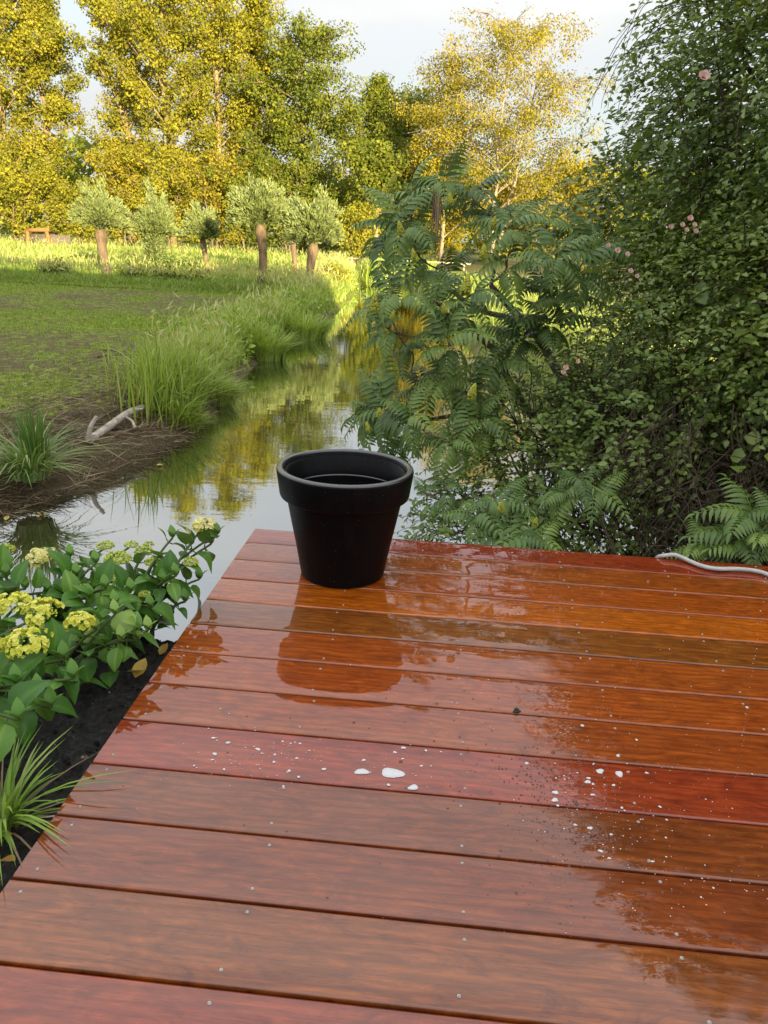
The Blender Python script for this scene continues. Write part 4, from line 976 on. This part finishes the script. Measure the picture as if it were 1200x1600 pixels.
# (px, py, depth) of the branch ends
for px, py, Y in ((690, 285, 5.3), (640, 300, 5.5), (735, 300, 5.6), (622, 345, 5.1), (600, 385, 5.3), (650, 395, 5.6), (770, 330, 5.5), (800, 350, 5.1), (690, 420, 5.7), (612, 455, 4.9), (590, 480, 5.3), (790, 405, 5.0), (855, 345, 5.4), (870, 395, 4.8), (905, 420, 5.0), (930, 380, 5.3), (730, 455, 4.8), (680, 470, 4.9), (600, 510, 4.9), (720, 490, 5.2), (845, 450, 5.3), (700, 535, 4.8), (635, 545, 5.3), (880, 460, 5.1), (640, 350, 5.4),
                  (690, 590, 4.9), (650, 600, 5.2), (730, 615, 5.0), (770, 570, 5.1), (600, 640, 4.9), (570, 655, 5.1), (640, 655, 4.7), (745, 650, 4.8), (610, 690, 5.0), (700, 690, 4.7), (820, 520, 5.3), (860, 500, 5.2)):
    p_ = at_y(px, py, Y-.25); ctr = np.array([.55, 5.3, .55]); TIPS.append((p_, nrm((p_-ctr)*np.array([1, 1, .4])+np.array([0, -.25, .55]))))
CON = []
for px, py, Y, L in ((585, 478, 4.75, .13), (650, 398, 4.85, .10), (610, 290, 5.2, .12), (627, 355, 4.9, .11), (612, 488, 4.7, .08), (725, 450, 4.6, .12), (755, 395, 4.6, .10), (730, 285, 5.2, .10), (706, 310, 4.9, .09), (570, 440, 4.8, .09), (592, 640, 4.6, .08), (577, 663, 4.7, .08), (735, 612, 4.5, .11), (770, 345, 5.1, .10), (695, 478, 4.6, .07)):
    p_ = at_y(px, py+12, Y-.32); CON.append((p_, np.array([random.uniform(-.35, .35), random.uniform(-.3, .1), 1.0]), L*random.uniform(.62, .92)))
smt = sumac('sumac_tree', 'staghorn sumac with feathery leaves and yellow flower cones over the canal', SB, None, TIPS, .305, 7, CON, .05,
      [([SB, at_y(851, 534, 5.5), at_y(805, 490, 5.4), at_y(767, 446, 5.3)], .040, .016), ([SB+[-.15, -.2, 0], at_y(792, 600, 5.2), at_y(783, 553, 5.1), at_y(761, 538, 5.0), at_y(723, 506, 4.9)], .030, .014),
       ([at_y(830, 505, 5.45), at_y(790, 495, 5.35), at_y(745, 485, 5.3), at_y(700, 450, 5.3)], .022, .012), ([SB+[-.2, .1, 0], at_y(770, 640, 5.2), at_y(700, 650, 5.1), at_y(650, 660, 5.0)], .020, .010)])
tas = MB(); o_ = at_y(682, 300, 4.75)
for _ in range(13):
    q0 = o_+rng.normal(0, .016, 3); L_t = random.uniform(.12, .30); dx = rng.normal(0, .018, 3)
    tas.tube([q0, q0+dx+[0, 0, -L_t*.4], q0+dx*1.3+[0, 0, -L_t*.75], q0+dx*1.2+[0, 0, -L_t]], [.002, .003, .003, .0015], 4, random.uniform(.4, 1), cap=False)
part(tas, 'dry_tassel', 'straw', smt, SB)
def shoot(label, base, tipsp, L, n, cones=()):
    b = np.array(base, float); tips = [(np.array(t), nrm(np.array(t)-b+np.array([0, -.05, .1]))) for t in tipsp]
    sumac('sumac_shoot', label, b, None, tips, L, n, cones, .01, [([b, b*.7+tips[0][0]*.3, b*.5+tips[0][0]*.5], .010, .007)])
shoot('young sumac shoot at the deck edge right of the pot', (.62, 4.1, -.7), [at_y(770, 770, 3.75), at_y(745, 800, 3.75), at_y(800, 800, 3.7), at_y(790, 835, 3.6), at_y(835, 845, 3.6)], .26, 5, [(at_y(782, 800, 3.6), np.array([0, -.3, 1.0]), .06), (at_y(835, 822, 3.6), np.array([.1, -.3, 1.0]), .05)])
shoot('small sumac shoot low over the water just right of the pot rim', (.55, 4.6, -.7), [at_y(690, 755, 4.3), at_y(665, 770, 4.3)], .22, 4)
shoot('bright sumac shoot in front of the dead twigs under the rose', (1.2, 4.2, -.7), [at_y(905, 745, 3.9), at_y(925, 760, 3.85), at_y(880, 770, 3.9)], .20, 5)
shoot('dark sumac shoot at the right frame edge behind the hose', (1.75, 3.9, -.7), [at_y(1175, 800, 3.55), at_y(1150, 830, 3.5), at_y(1195, 840, 3.5), at_y(1165, 860, 3.45), at_y(1100, 850, 3.6), at_y(1215, 800, 3.5)], .24, 6)

# ------------------------------------------------------------------ hydrangeas
HL = grid_leaf(13, 7, .34, .10, .45, .035, .42)
_u = np.tile(np.abs(np.linspace(-1, 1, 7)), 13); _t = np.repeat(np.linspace(0, 1, 13), 7)
HL[0][:, 2] += .012*np.sin(2*PI*(_t*6-_u*1.6))*np.sin(PI*np.clip(_u, 0, 1))          # quilted side veins
HLR = np.where(_u < .05, .22, 0)+.05*np.sin(2*PI*(_t*6-_u*1.6))*(_u > .05)
def hyd_head(par, loc0, c, width, kind):
    m = MB(); R = width/2
    if kind == 'bud':
        n = int(60+R*3200); u = rdir(n); u[:, 2] = np.abs(u[:, 2])*.8+.05; u = nrm(u)
        p = c+u*np.array([R, R, R*.7])*(.8+.25*rng.random(n))[:, None]
        m.inst(dome_v*[1, 1, 2], dome_f, frames(nrm(np.cross(u, rdir(n))), u)*(R*.11*(.7+.7*rng.random(n)))[:, None, None], p, rng.random(n)); mt = 'hyd_bud'
    else:
        nc = int(9+R*160); cu = rdir(nc); cu[:, 2] = np.abs(cu[:, 2])*1.1+.12; cu = nrm(cu)
        cc = c+cu*np.array([R, R, R*.52])*(.80+.25*rng.random(nc))[:, None]; ctone = rng.random(nc)
        per = 9; n = nc*per; k_ = np.repeat(np.arange(nc), per); u = nrm(cu[k_]*.9+rdir(n)*.75)
        p = cc[k_]+u*(.0115+.004*rng.random(n))[:, None]
        pv, pf = grid_leaf(4, 3, .45, .10, -.25, peak=.6)
        for k in range(4):
            e1 = nrm(np.cross(u, np.array([.21, .34, .9]))); e2 = np.cross(u, e1); a = k*PI/2+np.arange(n)*1.7
            d = e1*np.cos(a)[:, None]+e2*np.sin(a)[:, None]+u*.45
            m.inst(pv, pf, frames(d, u)*(.0080+.003*rng.random(n))[:, None, None], p, np.clip(.15+.4*ctone[k_]+.25*u[:, 2]+.4*(rng.random(n)-.3), 0, 1))
        n2 = 50; u = rdir(n2); u[:, 2] = np.abs(u[:, 2]); p = c+u*np.array([R, R, R*.5])*.8
        m.inst(dome_v*[1, 1, 2], dome_f, np.eye(3)[None]*(np.full(n2, .0035))[:, None, None], p, np.full(n2, .05))
        mt = 'hyd_flower' if kind == 'yellow' else 'hyd_pale'
    part(m, 'flower_head', mt, par, loc0)
def hydrangea(label, base, heads, extra, leafL=.085, tint=.5):
    base = np.array(base, float); base[2] = -.10
    th = thing('hydrangea', base, label, 'hydrangea', 'hydrangeas beside the deck')
    st = MB(); lf = MB(); ends = [(at_y(px, py, Y), w, k) for px, py, Y, w, k in heads]+[(np.array(e, float), 0, None) for e in extra]
    for c, w, k in ends:
        o = base+np.array([random.uniform(-.09, .09), random.uniform(-.09, .09), -.02])
        if k: hyd_head(th, base, c, w, k)
        L = np.linalg.norm(c-o); mid_ = o*.5+c*.5+np.array([0, 0, .03])+(np.array([c[0]-o[0], c[1]-o[1], 0])*-.18)
        q = smooth_path([o, o*.75+mid_*.25+[0, 0, .03], mid_, c*.7+mid_*.3+[0, 0, .01], c], 2); nq = len(q)
        st.tube(q, np.linspace(.0062, .0036, nq), 6, random.random())
        npair = max(2, int(L/.085)); a0 = random.uniform(0, PI)
        for i in range(npair):
            f_ = .25+(.56 if k else .70)*(i+.3)/npair; kq = min(int(f_*(nq-1)), nq-2); p0 = q[kq]; ax = nrm(q[kq+1]-q[kq]); a = a0+i*PI/2
            e1 = nrm(np.cross(ax, np.array([.2, 1, .1]))); e2 = np.cross(ax, e1)
            for s in (0, PI):
                o_ = e1*math.cos(a+s)+e2*math.sin(a+s); d = nrm(o_+ax*random.uniform(.1, .55)+np.array([0, 0, random.uniform(-.15, .25)]))
                sz = leafL*random.uniform(.5, 1.2)*(1-.25*f_ if k else .9)
                pet = p0+d*.018; st.tube([p0, pet], .0022, 4, .6, cap=False)
                nn = nrm(np.array([0, 0, 1.0])+ax*.5+rdir(1)[0]*.45)
                wv = HL[0]*np.array([random.uniform(.9, 1.15), 1, random.uniform(.5, 1.6)])
                lf.inst(wv, HL[1], frames(d[None], nn[None])*sz, pet[None], [np.clip(tint+.28*(f_-.55)+random.uniform(-.28, .28), 0, 1)], HLR)
        if not k:
            for s in range(3):
                a = s*2.1; d = nrm(np.array([math.cos(a)*.6, math.sin(a)*.6, 1.0])); lf.inst(HL[0]*[.8, 1, .6], HL[1], frames(d[None], nrm(np.array([[-math.cos(a), -math.sin(a), .6]])))*leafL*.5, c[None], [min(1, tint+.35)])
    part(st, 'stems', 'hyd_stem', th, base, True); part(lf, 'foliage', 'hyd_leaf', th, base, True)
PXM = lambda w, Y: w*Y*1.06/FPX
hydrangea('hydrangea at the back beside the deck corner, cream head highest', (-1.02, 2.33, 0), [(316, 826, 2.55, PXM(40, 2.55), 'pale'), (298, 880, 2.45, PXM(26, 2.4), 'bud'), (240, 880, 2.45, PXM(28, 2.4), 'bud'), (225, 864, 2.6, PXM(30, 2.6), 'bud'), (226, 930, 2.25, PXM(20, 2.3), 'bud'), (232, 852, 2.65, PXM(18, 2.6), 'bud')],
          [at_y(270, 840, 2.5), at_y(275, 900, 2.3), at_y(330, 850, 2.6), at_y(312, 905, 2.45), at_y(290, 940, 2.35), at_y(255, 910, 2.3), at_y(340, 835, 2.55), at_y(235, 950, 2.2)], .098, .42)
hydrangea('middle hydrangea full of green bud clusters against the water', (-1.28, 2.2, 0), [(205, 853, 2.6, PXM(22, 2.6), 'bud'), (184, 876, 2.4, PXM(42, 2.4), 'bud'), (186, 904, 2.25, PXM(26, 2.3), 'bud'), (165, 855, 2.55, PXM(28, 2.5), 'bud'), (130, 920, 2.2, PXM(20, 2.2), 'bud')],
          [at_y(110, 870, 2.4), at_y(150, 880, 2.3), at_y(120, 900, 2.25), at_y(165, 920, 2.1), at_y(180, 945, 2.05), at_y(205, 925, 2.15), at_y(140, 935, 2.1), at_y(100, 930, 2.2)], .098, .5)
hydrangea('front hydrangea with three big yellow heads at the left edge', (-1.38, 1.72, 0), [(25, 948, 1.95, PXM(54, 1.95), 'yellow'), (66, 962, 1.88, PXM(60, 1.9), 'yellow'), (45, 1008, 1.76, PXM(68, 1.76), 'yellow'), (124, 974, 1.9, PXM(30, 1.9), 'yellow'), (-8, 1014, 1.76, PXM(30, 1.8), 'yellow')],
          [at_y(100, 1030, 1.78), at_y(25, 1070, 1.62), at_y(115, 1060, 1.72), at_y(60, 1085, 1.62), at_y(30, 1125, 1.5), at_y(80, 1105, 1.6), at_y(-30, 1050, 1.6)], .108, .38)
hydrangea('back left hydrangea with one cream head at the frame edge', (-1.75, 2.15, 0), [(64, 876, 2.35, PXM(44, 2.4), 'pale'), (10, 860, 2.4, PXM(28, 2.4), 'bud'), (33, 892, 2.3, PXM(20, 2.3), 'bud')],
          [at_y(10, 900, 2.2), at_y(40, 920, 2.15), at_y(0, 935, 2.1), at_y(75, 925, 2.2), at_y(-15, 890, 2.2), at_y(25, 910, 2.25)], .098, .4)
hydrangea('young light green hydrangea shoots in the soil near the deck edge', (-1.06, 2.0, 0), [], [at_y(180, 960, 2.0), at_y(232, 985, 2.02), at_y(190, 1000, 1.95), at_y(150, 985, 1.95), at_y(215, 1000, 2.0)], .095, .68)
# sedge in the left corner
c = at_z(4, 1300, -.10); N = 100; a = 2*PI*rng.random(N); rr = .035*np.sqrt(rng.random(N))
mb = MB(); blades(mb, c+np.stack([rr*np.cos(a), rr*np.sin(a), 0*a-.01], -1), .12+.15*rng.random(N), .008+.007*rng.random(N), .2+1.0*rng.random(N), a+rng.normal(0, .3, N), np.clip(rng.random(N)*.8, 0, 1), 6)
N = 26; a = 2*PI*rng.random(N)
mb2 = MB(); blades(mb2, c+np.stack([.03*np.cos(a), .03*np.sin(a), 0*a-.01], -1), .12+.08*rng.random(N), .006+.004*rng.random(N), 1.2+.8*rng.random(N), a, .5+.5*rng.random(N), 5)
sd = thing('sedge_plant', c, 'bright green strappy sedge in black soil at the lower left', 'sedge')
part(mb, 'blades', 'sedge', sd, c); part(mb2, 'dead_blades', 'straw', sd, c)

# ------------------------------------------------------------------ unseen house behind the viewer, assumed and sized to shade the garden
hs = thing('house', (1.5, -16, -.13), 'assumed long brick house with a tiled gable roof, unseen behind the deck, shaped to shade the garden', 'house')
X0, X1, YA, YB, HE, HR = -14.0, 12.5, -4.5, 4.5, 4.7, 7.3
m = MB(); m.add([(X0, YA, 0), (X1, YA, 0), (X1, YB, 0), (X0, YB, 0), (X0, YA, HE), (X1, YA, HE), (X1, YB, HE), (X0, YB, HE), (X0, 0, HR), (X1, 0, HR)], [[(0, 1, 5, 4), (2, 3, 7, 6), (0, 4, 7, 3), (1, 2, 6, 5)], [(4, 8, 7), (5, 6, 9)]])
m.build('wall', MAT['brick'], hs)
m = MB()
for s, ye in ((1, YB), (-1, YA)):
    y1 = ye+s*.4; z1 = HE-.25
    m.add([(X0-.3, 0, HR+.02), (X1+.3, 0, HR+.02), (X1+.3, y1, z1+.02), (X0-.3, y1, z1+.02), (X0-.3, 0, HR+.2), (X1+.3, 0, HR+.2), (X1+.3, y1, z1+.2), (X0-.3, y1, z1+.2)], [[(0, 1, 2, 3), (7, 6, 5, 4), (2, 6, 7, 3), (0, 3, 7, 4), (1, 5, 6, 2)]])
m.build('roof', MAT['tile'], hs)

# ------------------------------------------------------------------ light
SUN_EL, SUN_AZ = 9.5, 154.0     # azimuth clockwise from +Y: low sun behind the viewer, to the right
ts = Vector((math.sin(math.radians(SUN_AZ))*math.cos(math.radians(SUN_EL)), math.cos(math.radians(SUN_AZ))*math.cos(math.radians(SUN_EL)), math.sin(math.radians(SUN_EL))))
sun = bpy.data.lights.new('sun', 'SUN'); sun.energy = 5.0; sun.angle = math.radians(.5); sun.color = (1.0, .80, .43)
so = bpy.data.objects.new('sun', sun); COL.objects.link(so); so.rotation_euler = ts.to_track_quat('Z', 'Y').to_euler(); so.location = (10, -20, 20)
w = bpy.data.worlds.new('World'); S.world = w; w.use_nodes = True; nt = w.node_tree; nt.nodes.clear()
N_ = nt.nodes.new; L_ = nt.links.new
out = N_('ShaderNodeOutputWorld'); sky = N_('ShaderNodeTexSky'); sky.sky_type = 'NISHITA'; sky.sun_disc = False
sky.sun_elevation = math.radians(SUN_EL); sky.sun_rotation = math.radians(SUN_AZ)
b1 = N_('ShaderNodeBackground'); b1.inputs[1].default_value = .15; L_(sky.outputs[0], b1.inputs[0])
tc = N_('ShaderNodeTexCoord'); mp = N_('ShaderNodeMapping'); mp.inputs['Scale'].default_value = (1.2, 1.2, 3.2); L_(tc.outputs['Generated'], mp.inputs[0])
nz = N_('ShaderNodeTexNoise'); nz.inputs['Scale'].default_value = 2.2; nz.inputs['Detail'].default_value = 6; nz.inputs['Roughness'].default_value = .5; L_(mp.outputs[0], nz.inputs['Vector'])
cr = N_('ShaderNodeValToRGB'); L_(nz.outputs['Fac'], cr.inputs[0]); e = cr.color_ramp.elements
e[0].position = .30; e[0].color = (.70, .73, .775, 1); e[1].position = .66; e[1].color = (1.0, .99, .97, 1)
sx = N_('ShaderNodeSeparateXYZ'); L_(tc.outputs['Generated'], sx.inputs[0])
m1 = N_('ShaderNodeMath'); m1.operation = 'MAXIMUM'; L_(sx.outputs[2], m1.inputs[0]); m1.inputs[1].default_value = 0
m2 = N_('ShaderNodeMath'); m2.operation = 'MULTIPLY_ADD'; L_(m1.outputs[0], m2.inputs[0]); m2.inputs[1].default_value = .42; m2.inputs[2].default_value = .245   # overcast: brighter towards the zenith
b2 = N_('ShaderNodeBackground'); L_(m2.outputs[0], b2.inputs[1]); L_(cr.outputs[0], b2.inputs[0])
mr = N_('ShaderNodeMapRange'); L_(nz.outputs['Fac'], mr.inputs[0])
for i, v in enumerate((.30, .55, .78, .97)): mr.inputs[i+1].default_value = v
mx = N_('ShaderNodeMixShader'); L_(mr.outputs[0], mx.inputs[0]); L_(b1.outputs[0], mx.inputs[1]); L_(b2.outputs[0], mx.inputs[2]); L_(mx.outputs[0], out.inputs[0])
S.view_settings.view_transform = 'Standard'; S.view_settings.look = 'None'; S.view_settings.exposure = 1.6; S.view_settings.gamma = 1
S.cycles.max_bounces = 5; S.cycles.diffuse_bounces = 2; S.cycles.glossy_bounces = 3; S.cycles.transmission_bounces = 3
S.cycles.sample_clamp_indirect = 4
